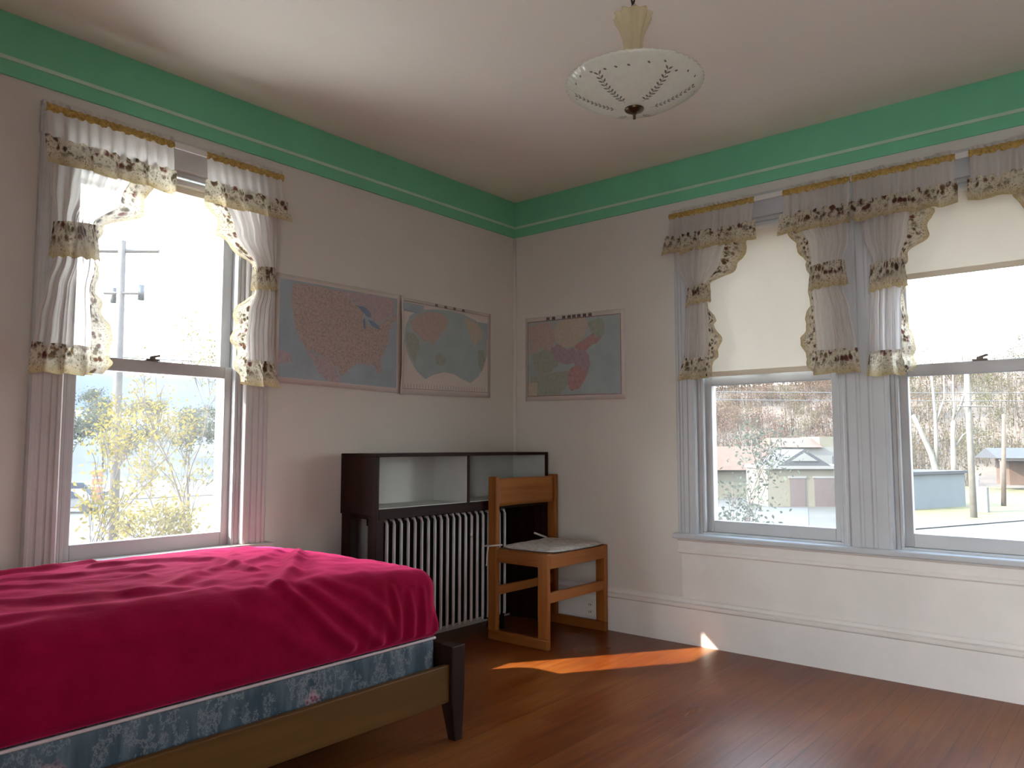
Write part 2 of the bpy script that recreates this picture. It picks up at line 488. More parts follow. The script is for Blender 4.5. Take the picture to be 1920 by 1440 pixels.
# ================================================================== mesh helpers
class MB:
    def __init__(self, fn=None):
        self.v, self.f, self.uv, self.mi = [], [], [], []
        self.fn = fn
        self.cur = 0

    def vert(self, p, uv=(0, 0)):
        self.v.append(self.fn(*p) if self.fn else tuple(p))
        self.uv.append(uv)
        return len(self.v) - 1

    def face(self, idx):
        self.f.append(tuple(idx))
        self.mi.append(self.cur)

    def quad(self, a, b, c, d):
        self.face([self.vert(a), self.vert(b), self.vert(c), self.vert(d)])

    def box(self, x0, x1, y0, y1, z0, z1):
        i = [self.vert(p) for p in ((x0, y0, z0), (x1, y0, z0), (x1, y1, z0), (x0, y1, z0),
                                    (x0, y0, z1), (x1, y0, z1), (x1, y1, z1), (x0, y1, z1))]
        for q in ((0, 3, 2, 1), (4, 5, 6, 7), (0, 1, 5, 4), (1, 2, 6, 5), (2, 3, 7, 6), (3, 0, 4, 7)):
            self.face([i[k] for k in q])

    def hexa(self, bottom, top):
        i = [self.vert(p) for p in list(bottom) + list(top)]
        for q in ((0, 3, 2, 1), (4, 5, 6, 7), (0, 1, 5, 4), (1, 2, 6, 5), (2, 3, 7, 6), (3, 0, 4, 7)):
            self.face([i[k] for k in q])

    def prism(self, poly, axis_pts):
        """poly: list of points (functions of one extrusion end); axis_pts: two callables giving 3-d points"""
        n = len(poly)
        a = [self.vert(axis_pts[0](*q)) for q in poly]
        b = [self.vert(axis_pts[1](*q)) for q in poly]
        self.face(a[::-1])
        self.face(b)
        for k in range(n):
            self.face([a[k], a[(k + 1) % n], b[(k + 1) % n], b[k]])

    def tube(self, pts, rad, n=8, cap=True):
        pts = [Vector(p) for p in pts]
        if isinstance(rad, (int, float)):
            rad = [rad] * len(pts)
        rings = []
        for k, p in enumerate(pts):
            d = (pts[min(k + 1, len(pts) - 1)] - pts[max(k - 1, 0)])
            if d.length < 1e-9:
                d = Vector((0, 0, 1))
            d.normalize()
            ref = Vector((0, 0, 1)) if abs(d.z) < 0.9 else Vector((1, 0, 0))
            u = d.cross(ref).normalized()
            w = d.cross(u)
            rings.append([self.vert(p + (u * math.cos(2 * PI * j / n) + w * math.sin(2 * PI * j / n)) * rad[k]) for j in range(n)])
        for a, b in zip(rings, rings[1:]):
            for j in range(n):
                self.face([a[j], a[(j + 1) % n], b[(j + 1) % n], b[j]])
        if cap:
            self.face(rings[0][::-1])
            self.face(rings[-1])

    def lathe(self, prof, n=32, c=(0, 0, 0), wob=None):
        rings = []
        for (r, z) in prof:
            ring = []
            for j in range(n):
                a = 2 * PI * j / n
                rr = r * (wob(a, r, z) if wob else 1)
                ring.append(self.vert((c[0] + rr * math.cos(a), c[1] + rr * math.sin(a), c[2] + z)))
            rings.append(ring)
        for a, b in zip(rings, rings[1:]):
            for j in range(n):
                self.face([a[j], a[(j + 1) % n], b[(j + 1) % n], b[j]])
        return rings

    def grid(self, fn, nu, nv):
        """fn(u, v) -> ((x, y, z), (uvx, uvy))"""
        ids = []
        for j in range(nv + 1):
            row = []
            for i in range(nu + 1):
                p, uv = fn(i / nu, j / nv)
                row.append(self.vert(p, uv))
            ids.append(row)
        for j in range(nv):
            for i in range(nu):
                self.face([ids[j][i], ids[j][i + 1], ids[j + 1][i + 1], ids[j + 1][i]])

    def poly(self, pts):
        """flat, possibly concave polygon, tessellated"""
        ids = [self.vert(p) for p in pts]
        tri = tessellate_polygon([[Vector(self.v[i]) for i in ids]])
        for t in tri:
            self.face([ids[k] for k in t])

    def build(self, name, mat, parent=None, smooth=False, bevel=0.0, seg=2, recalc=True, weld=0.0):
        me = bpy.data.meshes.new(name)
        me.from_pydata([tuple(p) for p in self.v], [], self.f)
        mats = mat if isinstance(mat, (list, tuple)) else [mat]
        for m in mats:
            me.materials.append(m)
        if len(mats) > 1:
            me.polygons.foreach_set('material_index', self.mi)
        if any(u != (0, 0) for u in self.uv):
            ul = me.uv_layers.new(name='UVMap')
            for lp in me.loops:
                ul.data[lp.index].uv = self.uv[lp.vertex_index]
        if recalc or weld:
            b = bmesh.new()
            b.from_mesh(me)
            if weld:
                bmesh.ops.remove_doubles(b, verts=b.verts, dist=weld)
            if recalc:
                bmesh.ops.recalc_face_normals(b, faces=b.faces)
            b.to_mesh(me)
            b.free()
        if smooth:
            me.polygons.foreach_set('use_smooth', [True] * len(me.polygons))
        me.update()
        o = bpy.data.objects.new(name, me)
        C.objects.link(o)
        if parent is not None:
            o.parent = parent
        if bevel:
            md = o.modifiers.new('soft_edges', 'BEVEL')
            md.width = bevel
            md.segments = seg
            md.limit_method = 'ANGLE'
            md.angle_limit = R(40)
        return o


def thing(name, label, cat, loc=(0, 0, 0), rz=0.0, group=None):
    o = bpy.data.objects.new(name, None)
    o.empty_display_size = 0.1
    C.objects.link(o)
    o.location = loc
    o.rotation_euler = (0, 0, rz)
    o['label'] = label
    o['category'] = cat
    if group:
        o['group'] = group
    return o


def tag(o, label, cat, group=None, kind=None):
    o['label'] = label
    o['category'] = cat
    if group:
        o['group'] = group
    if kind:
        o['kind'] = kind
    return o


def struct(o):
    o['kind'] = 'structure'
    return o


def sempty(name):
    o = bpy.data.objects.new(name, None)
    o.empty_display_size = 0.1
    C.objects.link(o)
    o['kind'] = 'structure'
    return o


def lerp(a, b, t):
    return a + (b - a) * t


def key(keys, z, k):
    """keys: rows sorted by falling z; smooth interpolation of column k at height z"""
    if z >= keys[0][0]:
        return keys[0][k]
    for a, b in zip(keys, keys[1:]):
        if z >= b[0]:
            t = (a[0] - z) / (a[0] - b[0])
            t = t * t * (3 - 2 * t)
            return lerp(a[k], b[k], t)
    return keys[-1][k]


# wall frames: s runs to the right along the wall as seen from inside, d is the distance into the room
def FA(s, d, z):
    return (s, -d, z)


def FB(s, d, z):
    return (-d, -s, z)


# ================================================================== room shell
CEIL = 2.55
XL, YB = -4.75, -4.40       # unseen left and rear walls
TH = 0.16                   # wall thickness
A_OPEN = (-2.595, -1.870, 0.575, 2.150)
B1 = (1.235, 1.965, 0.560, 2.150)
B2 = (2.165, 2.895, 0.560, 2.150)


def wall_with_holes(name, fn, s0, s1, z0, z1, holes, mat, d0=0.0, d1=-TH):
    mb = MB(fn)
    ss = sorted({s0, s1, *[h[0] for h in holes], *[h[1] for h in holes]})
    zs = sorted({z0, z1, *[h[2] for h in holes], *[h[3] for h in holes]})
    for a, b in zip(ss, ss[1:]):
        for c, d in zip(zs, zs[1:]):
            if any(h[0] <= a and b <= h[1] and h[2] <= c and d <= h[3] for h in holes):
                continue
            for dd in (d0, d1):
                mb.quad((a, dd, c), (b, dd, c), (b, dd, d), (a, dd, d))
    for (a, b, c, d) in list(holes) + [(s0, s1, z0, z1)]:
        mb.quad((a, d0, c), (b, d0, c), (b, d1, c), (a, d1, c))
        mb.quad((a, d0, d), (b, d0, d), (b, d1, d), (a, d1, d))
        mb.quad((a, d0, c), (a, d0, d), (a, d1, d), (a, d1, c))
        mb.quad((b, d0, c), (b, d0, d), (b, d1, d), (b, d1, c))
    return struct(mb.build(name, mat, weld=1e-5))


wall_with_holes('wall_left', FA, XL, TH, 0, CEIL, [A_OPEN], M['wall'])
wall_with_holes('wall_right', FB, 0.0, -YB, 0, CEIL, [B1, B2], M['wall'])
# the two walls behind the camera, one with an opening added to let fill light in
wall_with_holes('wall_rear', lambda s, d, z: (s, YB + d, z), XL - TH, TH, 0, CEIL, [], M['outerwall'])
wall_with_holes('wall_near', lambda s, d, z: (XL + d, s, z), YB, TH, 0, CEIL, [(-4.25, -3.15, 0.0, 2.1)], M['outerwall'])

mb = MB()
mb.box(XL - TH, TH, YB - TH, TH, -0.12, 0.0)
struct(mb.build('floor', M['floor']))
mb = MB()
mb.box(XL - TH, TH, YB - TH, TH, CEIL, CEIL + 0.12)
struct(mb.build('ceiling', M['ceiling']))

# mint green border and its pale line
GZ, LZ0, LZ1 = 2.321, 2.376, 2.391
mb = MB(FA)
mb.box(XL, -0.009, 0.0, 0.009, GZ, CEIL)
struct(mb.build('trim_1', M['green'], bevel=0.002))
mb = MB(FB)
mb.box(0.0, -YB, 0.0, 0.009, GZ, CEIL)
struct(mb.build('trim_2', M['green'], bevel=0.002))
mb = MB(FA)
mb.box(XL, -0.011, 0.009, 0.013, LZ0, LZ1)
struct(mb.build('trim_3', M['palegreen'], bevel=0.001))
mb = MB(FB)
mb.box(0.0, -YB, 0.009, 0.013, LZ0, LZ1)
struct(mb.build('trim_4', M['palegreen'], bevel=0.001))
# corner bead
mb = MB()
mb.tube([(-0.004, -0.004, 0.2), (-0.004, -0.004, GZ)], 0.012, 10)
struct(mb.build('trim_5', M['wall'], smooth=True))


def baseboard(name, fn, s0, s1):
    prof = [(0.0, 0.0), (0.020, 0.0), (0.020, 0.180), (0.007, 0.1805), (0.007, 0.1875), (0.027, 0.189), (0.029, 0.203), (0.021, 0.207), (0.014, 0.208), (0.014, 0.2115), (0.021, 0.213),
            (0.018, 0.224), (0.008, 0.232), (0.0, 0.234)]
    mb = MB(fn)
    mb.prism(prof, (lambda d, z: (s0, d, z), lambda d, z: (s1, d, z)))
    return struct(mb.build(name, M['basewhite']))


baseboard('baseboard_left', FA, XL, -0.0)
baseboard('baseboard_right', FB, 0.0, -YB)
# plain board panel under the pair of windows
mb = MB(FB)
mb.box(1.135, 3.0, 0.0, 0.010, 0.222, 0.49)
struct(mb.build('trim_6', M['basewhite'], bevel=0.003))


# ------------------------------------------------------------------ windows
def casing_profile(w):
    """fluted casing: across -w/2..w/2, thickness d"""
    h = w / 2
    return [(-h, 0), (-h, 0.020), (-h + 0.006, 0.026), (-h + 0.016, 0.026), (-h + 0.022, 0.019), (-h * 0.42, 0.019), (-h * 0.36, 0.015),
            (-h * 0.26, 0.015), (-h * 0.20, 0.020), (h * 0.10, 0.020), (h * 0.16, 0.015), (h * 0.27, 0.015), (h * 0.33, 0.020),
            (h - 0.022, 0.020), (h - 0.018, 0.026), (h - 0.006, 0.026), (h, 0.020), (h, 0)]


def upright_casing(fn, parent, s0, s1, z0, z1, mt='trimwhite'):
    w, c = s1 - s0, (s0 + s1) / 2
    mb = MB(fn)
    mb.prism(casing_profile(w), (lambda a, d: (c + a, d, z0), lambda a, d: (c + a, d, z1)))
    return mb.build('casing', M[mt], parent)


def sash(fn, parent, name, s0, s1, z0, z1, d0, d1, bot, top, stile, pane):
    mb = MB(fn)
    mb.box(s0, s0 + stile, d1, d0, z0, z1)
    mb.box(s1 - stile, s1, d1, d0, z0, z1)
    mb.box(s0 + stile, s1 - stile, d1, d0, z0, z0 + bot)
    mb.box(s0 + stile, s1 - stile, d1, d0, z1 - top, z1)
    o = mb.build(name, M['sash'], parent, bevel=0.004)
    g = MB(fn)
    dm = (d0 + d1) / 2
    g.quad((s0 + stile - 0.005, dm, z0 + bot - 0.005), (s1 - stile + 0.005, dm, z0 + bot - 0.005),
           (s1 - stile + 0.005, dm, z1 - top + 0.005), (s0 + stile - 0.005, dm, z1 - top + 0.005))
    g.build('glass_pane', pane, o)
    return o


def sash_lock(fn, parent, s, z):
    mb = MB(fn)
    mb.box(s - 0.028, s + 0.028, -0.045, -0.022, z, z + 0.006)
    mb.box(s - 0.012, s + 0.012, -0.045, -0.026, z + 0.006, z + 0.016)
    mb.tube([(s - 0.004, -0.034, z + 0.014), (s + 0.03, -0.028, z + 0.022)], 0.005, 6)
    mb.build('sash_lock', M['brass'], parent)


def window(name, fn, op, meet, pane, cas_l, cas_r, head, stool, lock=True):
    s0, s1, z0, z1 = op
    root = sempty(name)
    tm = 'trimwhite' if fn is FA else 'trimcool'
    # jamb lining with stops, as one frame
    mb = MB(fn)
    jt = 0.018
    mb.box(s0, s0 + jt, -0.185, 0.0, z0, z1)
    mb.box(s1 - jt, s1, -0.185, 0.0, z0, z1)
    mb.box(s0 + jt, s1 - jt, -0.185, 0.0, z1 - jt, z1)
    mb.box(s0 + jt, s1 - jt, -0.20, 0.0, z0 - 0.01, z0 + 0.012)
    mb.box(s0 + jt, s0 + jt + 0.014, -0.030, -0.002, z0 + 0.012, z1 - jt)
    mb.box(s1 - jt - 0.014, s1 - jt, -0.030, -0.002, z0 + 0.012, z1 - jt)
    mb.build('jamb', M['sash'], root, bevel=0.003)
    a, b = s0 + jt, s1 - jt
    sash(fn, root, 'lower_sash', a, b, z0 + 0.012, meet + 0.030, -0.034, -0.070, 0.060, 0.052, 0.046, pane)
    sash(fn, root, 'upper_sash', a, b, meet - 0.010, z1 - jt, -0.074, -0.110, 0.040, 0.050, 0.046, pane)
    if lock:
        sash_lock(fn, root, (a + b) / 2 - 0.02, meet + 0.030)
    if cas_l:
        upright_casing(fn, root, cas_l[0], cas_l[1], z0, z1 + 0.115, tm)
    if cas_r:
        upright_casing(fn, root, cas_r[0], cas_r[1], z0, z1 + 0.115, tm)
    if head:
        mb = MB(fn)
        h0, h1, zt = head
        mb.box(h0, h1, 0, 0.020, z1, zt - 0.02)
        mb.box(h0, h1, 0, 0.030, zt - 0.02, zt)
        mb.build('head_casing', M[tm], root, bevel=0.003)
    if stool:
        t0, t1, zs = stool
        mb = MB(fn)
        mb.box(t0, t1, -0.03, 0.052, zs - 0.028, zs)
        mb.build('stool', M[tm], root, bevel=0.008, seg=3)
        mb = MB(fn)
        prof = [(0.0, zs - 0.105), (0.014, zs - 0.105), (0.020, zs - 0.098), (0.020, zs - 0.086), (0.014, zs - 0.080), (0.016, zs - 0.040),
                (0.024, zs - 0.034), (0.024, zs - 0.028), (0.0, zs - 0.028)]
        mb.prism(prof, (lambda d, z: (t0 + 0.02, d, z), lambda d, z: (t1 - 0.02, d, z)))
        mb.build('apron', M['trimwhite'] if fn is FA else M['basewhite'], root)
    return root


window('window_1', FA, A_OPEN, 1.325, M['pane_sunny'], (-2.705, -2.595), (-1.870, -1.755), (-2.71, -1.75, 2.268), (-2.74, -1.72, 0.590))
window('window_2', FB, B1, 1.345, M['pane'], (1.125, 1.235), (1.965, 2.165), (1.12, 2.065, 2.268), (1.10, 3.04, 0.562))
window('window_3', FB, B2, 1.340, M['pane'], None, (2.895, 3.005), (2.065, 3.01, 2.268), None)


# added unseen overhang along the left wall, blocks the sun's higher rays
mb = MB(FA)
mb.box(XL - 0.6, 0.6, -1.22, -TH, 2.42, 2.56)
mb.box(XL - 0.6, 0.6, -1.25, -1.22, 2.40, 2.58)
struct(mb.build('roof_sun_block', M['trimwhite']))
# added unseen slab outside the opening behind the camera, bounces sunlight to the ceiling
mb = MB()
mb.box(XL - 4.2, XL - TH, -6.2, 1.0, -0.30, -0.06)
struct(mb.build('floor_bounce_slab', M['bouncepale']))
# added unseen slab below the left window, throws sunlight up onto the ceiling
mb = MB()
mb.hexa([(XL - 0.6, TH, -0.20), (0.9, TH, -0.20), (0.9, 3.4, -0.62), (XL - 0.6, 3.4, -0.62)],
        [(XL - 0.6, TH, -0.06), (0.9, TH, -0.06), (0.9, 3.4, -0.50), (XL - 0.6, 3.4, -0.50)])
struct(mb.build('roof_bounce_slab', M['bouncepale']))

# ================================================================== roller blinds
def roller_blind(fn, s0, s1, ztop, zbot, label, ring=True):
    root = thing('roller_blind', label, 'window blind', fn((s0 + s1) / 2, -0.015, ztop), group='roller blinds')
    loc = Vector(root.location)

    def rel(s, d, z):
        p = fn(s, d, z)
        return (p[0] - loc.x, p[1] - loc.y, p[2] - loc.z)
    mb = MB(rel)
    mb.tube([(s0, -0.016, ztop - 0.022), (s1, -0.016, ztop - 0.022)], 0.017, 14)
    mb.build('roller', M['rod'], root, smooth=True)
    mb = MB(rel)
    mb.grid(lambda u, v: ((lerp(s0 + 0.006, s1 - 0.006, u), -0.002 + 0.0015 * math.sin(9 * u + 3 * v), lerp(ztop - 0.02, zbot + 0.02, v)), (u, v)), 24, 16)
    f = mb.build('blind_fabric', M['blind'], root, smooth=True)
    mb = MB(rel)
    mb.box(s0 + 0.006, s1 - 0.006, -0.007, 0.003, zbot, zbot + 0.026)
    mb.build('hem_bar', M['blind'], root, bevel=0.003)
    return root


roller_blind(FA, -2.570, -1.895, 2.128, 2.060, 'cream roller blind almost fully wound up, at the top of the sunny left window')
roller_blind(FB, 1.260, 1.940, 2.128, 1.366, 'cream roller blind drawn down to the middle rail of its window')
roller_blind(FB, 2.190, 2.870, 2.128, 1.742, 'cream roller blind pulled a quarter of the way down, white sky below it')


# ================================================================== curtains
def curtain_rod(fn, s0, s1, z, label):
    root = thing('curtain_rod', label, 'curtain rod', fn((s0 + s1) / 2, 0.03, z), group='white curtain rods')
    loc = Vector(root.location)

    def rel(s, d, zz):
        p = fn(s, d, zz)
        return (p[0] - loc.x, p[1] - loc.y, p[2] - loc.z)
    mb = MB(rel)
    mb.box(s0, s1, 0.066, 0.074, z - 0.013, z + 0.013)
    mb.build('rod', M['rod'], root, bevel=0.003)
    for a in (s0, s1):
        mb = MB(rel)
        mb.box(a - 0.004, a + 0.004, 0.026, 0.074, z - 0.013, z + 0.013)
        mb.build('bracket', M['rod'], root, bevel=0.002)
    return root


curtain_rod(FA, -2.705, -1.745, 2.228, 'white flat curtain rod over the left window, bare between its two curtains')
curtain_rod(FB, 1.130, 2.055, 2.228, 'white flat curtain rod over the window with the lowered blind')
curtain_rod(FB, 2.062, 2.975, 2.228, 'white flat curtain rod over the window showing road and poles')


def curtain(fn, label, val, keys, hem, side, seed, folds=5, edge_w=0.055):
    """val = (s0, s1); keys rows (z, outer, inner, amp) falling in z; hem = (z_top, z_bottom);
    side = +1 when the inner edge is to the right"""
    rnd = random.Random(seed)
    ph = rnd.random() * 6
    root = thing('curtain', label, 'curtain', fn((val[0] + val[1]) / 2, 0.07, 2.228), group='ruffled floral curtains')
    loc = Vector(root.location)

    def rel(s, d, z):
        p = fn(s, d, z)
        return (p[0] - loc.x, p[1] - loc.y, p[2] - loc.z)
    s0, s1 = val
    Wd = s1 - s0

    def nz(a, b=0.0):
        return noise.noise(Vector((a, b, seed * 3.7)))
    # ---- valance: heading, gold braid, gathered skirt, ruffle
    mb = MB(rel)
    mb.grid(lambda u, v: ((lerp(s0, s1, u), 0.078 + 0.004 * math.sin(u * Wd * 260 + v * 2) , 2.236 + v * (0.017 + 0.006 * nz(u * Wd * 40))), (u * Wd, v * 0.02)), int(Wd * 260), 2)
    vh = mb.build('valance', M['sheer'], root, smooth=True)
    mb = MB(rel)
    mb.grid(lambda u, v: ((lerp(s0 - 0.004, s1 + 0.004, u), 0.078 + 0.009 * math.sin(PI * v) + 0.003 * math.sin(u * Wd * 230), 2.207 + v * 0.032 + 0.002 * nz(u * Wd * 60)), (u * Wd, v * 0.03)), int(Wd * 200), 6)
    mb.build('gold_braid', M['gold'], vh, smooth=True)

    def skirt(u, v):
        a = 0.004 + 0.012 * v
        s = lerp(s0, s1, u) + 0.004 * v * nz(u * Wd * 25, 5)
        d = 0.079 + 0.018 * v + a * (0.6 * math.sin(u * Wd * 150 + ph + 1.6 * nz(u * Wd * 8)) + 0.6 * nz(u * Wd * 38, v))
        return (s, d, 2.216 - v * 0.122), (u * Wd, v * 0.12)
    mb = MB(rel)
    mb.grid(skirt, int(Wd * 260), 6)
    mb.build('skirt', M['sheer'], vh, smooth=True)

    def vruff(u, v):
        e = lerp(s0 - 0.012, s1 + 0.012, u)
        wv = math.sin(u * Wd * 62 + ph + 1.8 * nz(u * Wd * 9, 2))
        s = e + 0.010 * v * nz(u * Wd * 30, 7)
        d = 0.100 + (0.007 + 0.028 * v) * wv + 0.022 * v
        z = 2.112 - v * (0.100 + 0.012 * nz(u * Wd * 14, 3)) + 0.004 * math.sin(u * Wd * 170) * (1 - v) - 0.012 * v * wv
        return (s, d, z), (u * Wd * 1.5 + seed, v * 0.1)
    mb = MB(rel)
    mb.grid(vruff, int(Wd * 240), 10)
    mb.build('valance_ruffle', M['floral'], vh, smooth=True)
    # ---- hanging panel
    zt, zb = keys[0][0], hem[0]

    def panel(u, v):
        z = lerp(zt, zb, v)
        o, i, a = key(keys, z, 1), key(keys, z, 2), key(keys, z, 3)
        s = lerp(o, i, u)
        d = 0.062 + a * (math.sin(2 * PI * folds * u + ph) + 0.5 * math.sin(2 * PI * (folds * 2.3) * u + 2 * ph)) + 0.006 * nz(u * 3, z * 5)
        d += key(keys, z, 4) * math.sin(PI * min(max(u, 0), 1))
        return (s, max(d, 0.034), z), (u * 0.4, v * 0.7)
    mb = MB(rel)
    mb.grid(panel, 72, 60)
    pn = mb.build('panel', M['sheer'], root, smooth=True)

    # ---- ruffle along the inner edge
    def edge(u, v):
        z = lerp(zt, hem[1] + 0.012, v)
        i = key(keys, z, 2)
        w = key(keys, z, 5)
        wv = math.sin(v * 40 + ph + nz(v * 6, 1) * 2)
        s = i + side * (w * u - 0.004) + side * 0.006 * u * nz(v * 30, 4)
        d = 0.066 + key(keys, z, 4) * 0.4 + (0.005 + 0.018 * u) * wv
        dz = -0.35 * w * u * key(keys, z, 6)
        return (s, max(d, 0.032), z + dz), (v * 1.1 + seed * 0.7, u * 0.1)
    mb = MB(rel)
    mb.grid(edge, 8, 120)
    mb.build('edge_ruffle', M['floral'], pn, smooth=True)

    # ---- ruffle along the hem
    zo = hem[0] + 0.012
    ho, hi = key(keys, hem[0], 1), key(keys, hem[0], 2)
    lo, hiw = ho - side * 0.022, hi + side * 0.012
    HW = abs(hiw - lo)

    def hemr(u, v):
        wv = math.sin(u * HW * 70 + ph + 2 * nz(u * HW * 12, 6))
        s = lerp(lerp(ho, hi, u), lerp(lo, hiw, u), v)
        d = 0.064 + key(keys, hem[0], 4) * math.sin(PI * u) + (0.008 + 0.024 * v) * wv + 0.012 * v
        z = zo - v * (zo - hem[1]) - 0.006 * v * wv
        return (s, max(d, 0.032), z), (u * HW * 1.5 + seed * 1.3, v * 0.1)
    mb = MB(rel)
    mb.grid(hemr, 60, 10)
    mb.build('hem_ruffle', M['floral'], pn, smooth=True)
    # ---- tieback with its own ruffle
    t0, t1 = keys[-1][7], keys[-1][8]
    to, ti = key(keys, (t0 + t1) / 2, 1), key(keys, (t0 + t1) / 2, 2)
    c, hw = (to + ti) / 2, abs(ti - to) / 2 + 0.006

    def tie(u, v):
        a = lerp(-1.45, 1.45, u)
        flare = 1.0 + 0.16 * v + 0.05 * v * math.sin(u * 22 + ph)
        s = c + side * hw * flare * math.sin(a)
        d = 0.050 + (0.042 + 0.018 * v) * math.cos(a) + 0.005 * v * math.sin(u * 26 + ph)
        z = lerp(t0, t1, v) + 0.012 * math.sin(a) * side * 0.6 + 0.004 * math.sin(u * 40) * v
        return (s, max(d, 0.032), z), (u * 0.34 + seed * 2.1, v * 0.1)
    mb = MB(rel)
    mb.grid(tie, 60, 10)
    mb.build('tieback', M['floral'], root, smooth=True)
    return root


# columns: z, outer s, inner s, fold depth, bulge into the room, ruffle width, ruffle droop, (tieback top, tieback bottom in last row)
curtain(FA, 'left curtain of the sunlit left window, wide valance, tied back against the casing', (-2.712, -2.250),
        [(2.06, -2.695, -2.400, 0.012, 0.010, 0.075, 1.0), (1.94, -2.690, -2.440, 0.014, 0.012, 0.085, 1.0), (1.83, -2.668, -2.535, 0.014, 0.020, 0.035, 0.6),
         (1.76, -2.660, -2.522, 0.013, 0.022, 0.006, 0.0), (1.69, -2.664, -2.525, 0.013, 0.020, 0.008, 0.0), (1.58, -2.690, -2.535, 0.012, 0.012, 0.028, 0.2),
         (1.45, -2.712, -2.525, 0.012, 0.010, 0.068, 0.3), (1.34, -2.722, -2.520, 0.012, 0.010, 0.070, 0.2), (1.24, -2.728, -2.535, 0.012, 0.010, 0.050, 0, 1.825, 1.690)],
        (1.365, 1.268), 1, 1)
curtain(FA, 'right curtain of the sunlit left window, hanging beside the large blue wall map', (-2.105, -1.745),
        [(2.06, -1.752, -2.020, 0.012, 0.010, 0.080, 1.0), (1.93, -1.755, -1.965, 0.013, 0.012, 0.080, 1.0), (1.80, -1.762, -1.868, 0.012, 0.018, 0.030, 0.6),
         (1.75, -1.764, -1.862, 0.012, 0.020, 0.006, 0.0), (1.69, -1.764, -1.865, 0.012, 0.018, 0.012, 0.0), (1.60, -1.762, -1.890, 0.012, 0.012, 0.060, 0.2),
         (1.50, -1.758, -1.900, 0.012, 0.010, 0.072, 0.3), (1.36, -1.752, -1.895, 0.012, 0.010, 0.050, 0.2), (1.24, -1.745, -1.900, 0.012, 0.010, 0.030, 0, 1.800, 1.695)],
        (1.372, 1.272), -1, 2)
curtain(FB, 'leftmost curtain on the right-hand wall, bunched narrow at the casing beside the lowered blind', (1.135, 1.595),
        [(2.06, 1.160, 1.450, 0.012, 0.010, 0.115, 1.0), (1.95, 1.170, 1.415, 0.013, 0.012, 0.100, 1.0), (1.83, 1.222, 1.338, 0.012, 0.018, 0.030, 0.6),
         (1.78, 1.226, 1.340, 0.012, 0.020, 0.006, 0.0), (1.72, 1.222, 1.338, 0.012, 0.018, 0.010, 0.0), (1.64, 1.212, 1.345, 0.012, 0.012, 0.035, 0.2),
         (1.53, 1.204, 1.345, 0.012, 0.010, 0.066, 0.3), (1.43, 1.198, 1.325, 0.012, 0.010, 0.045, 0.2), (1.32, 1.192, 1.322, 0.012, 0.010, 0.022, 0, 1.835, 1.735)],
        (1.452, 1.352), 1, 3)
curtain(FB, 'curtain just left of the pillar between the windows, dark floral ruffles over the lowered blind', (1.745, 2.048),
        [(2.06, 2.040, 1.810, 0.012, 0.010, 0.060, 1.0), (1.95, 2.035, 1.850, 0.013, 0.012, 0.050, 1.0), (1.86, 2.010, 1.860, 0.013, 0.018, 0.022, 0.6),
         (1.80, 2.000, 1.856, 0.013, 0.020, 0.006, 0.0), (1.74, 2.004, 1.860, 0.013, 0.018, 0.008, 0.0), (1.62, 2.030, 1.866, 0.012, 0.012, 0.035, 0.2),
         (1.49, 2.050, 1.872, 0.012, 0.010, 0.072, 0.3), (1.40, 2.056, 1.872, 0.012, 0.010, 0.045, 0.2), (1.32, 2.060, 1.872, 0.012, 0.010, 0.012, 0, 1.855, 1.735)],
        (1.440, 1.340), -1, 4)
curtain(FB, 'curtain just right of the pillar between the windows, paler, lit through by the sky', (2.062, 2.468),
        [(2.06, 2.080, 2.300, 0.012, 0.010, 0.085, 1.0), (1.95, 2.090, 2.280, 0.013, 0.012, 0.080, 1.0), (1.83, 2.124, 2.250, 0.013, 0.018, 0.025, 0.6),
         (1.77, 2.120, 2.248, 0.013, 0.020, 0.006, 0.0), (1.70, 2.116, 2.246, 0.013, 0.018, 0.008, 0.0), (1.60, 2.108, 2.242, 0.012, 0.012, 0.020, 0.2),
         (1.45, 2.102, 2.238, 0.012, 0.010, 0.052, 0.3), (1.38, 2.100, 2.236, 0.012, 0.010, 0.055, 0.2), (1.29, 2.098, 2.236, 0.012, 0.010, 0.040, 0, 1.825, 1.695)],
        (1.418, 1.318), 1, 5)
curtain(FB, 'curtain at the far right, only its short valance and edge in view', (2.525, 2.985),
        [(2.06, 2.965, 2.745, 0.012, 0.010, 0.085, 1.0), (1.95, 2.960, 2.790, 0.013, 0.012, 0.080, 1.0), (1.83, 2.925, 2.810, 0.013, 0.018, 0.025, 0.6),
         (1.77, 2.925, 2.805, 0.013, 0.020, 0.006, 0.0), (1.70, 2.930, 2.808, 0.013, 0.018, 0.008, 0.0), (1.60, 2.940, 2.812, 0.012, 0.012, 0.020, 0.2),
         (1.45, 2.950, 2.815, 0.012, 0.010, 0.052, 0.3), (1.38, 2.955, 2.815, 0.012, 0.010, 0.055, 0.2), (1.29, 2.955, 2.815, 0.012, 0.010, 0.040, 0, 1.825, 1.695)],
        (1.418, 1.318), -1, 6)


# ================================================================== wall maps
M['paper'] = simple('map_paper', (0.66, 0.60, 0.55), 0.7, 0.03, 8)
M['sea'] = simple('map_sea_blue', (0.35, 0.42, 0.47), 0.7, 0.10, 7)
M['sea_green'] = simple('map_sea_teal', (0.37, 0.45, 0.455), 0.7, 0.08, 7)
M['lake'] = simple('map_lake_blue', (0.20, 0.26, 0.36), 0.7, 0.1, 10)
M['mapline'] = simple('map_border_line', (0.30, 0.19, 0.17), 0.7, 0.1, 20)
M['mapink'] = simple('map_title_ink', (0.07, 0.055, 0.06), 0.7, 0.1, 20)


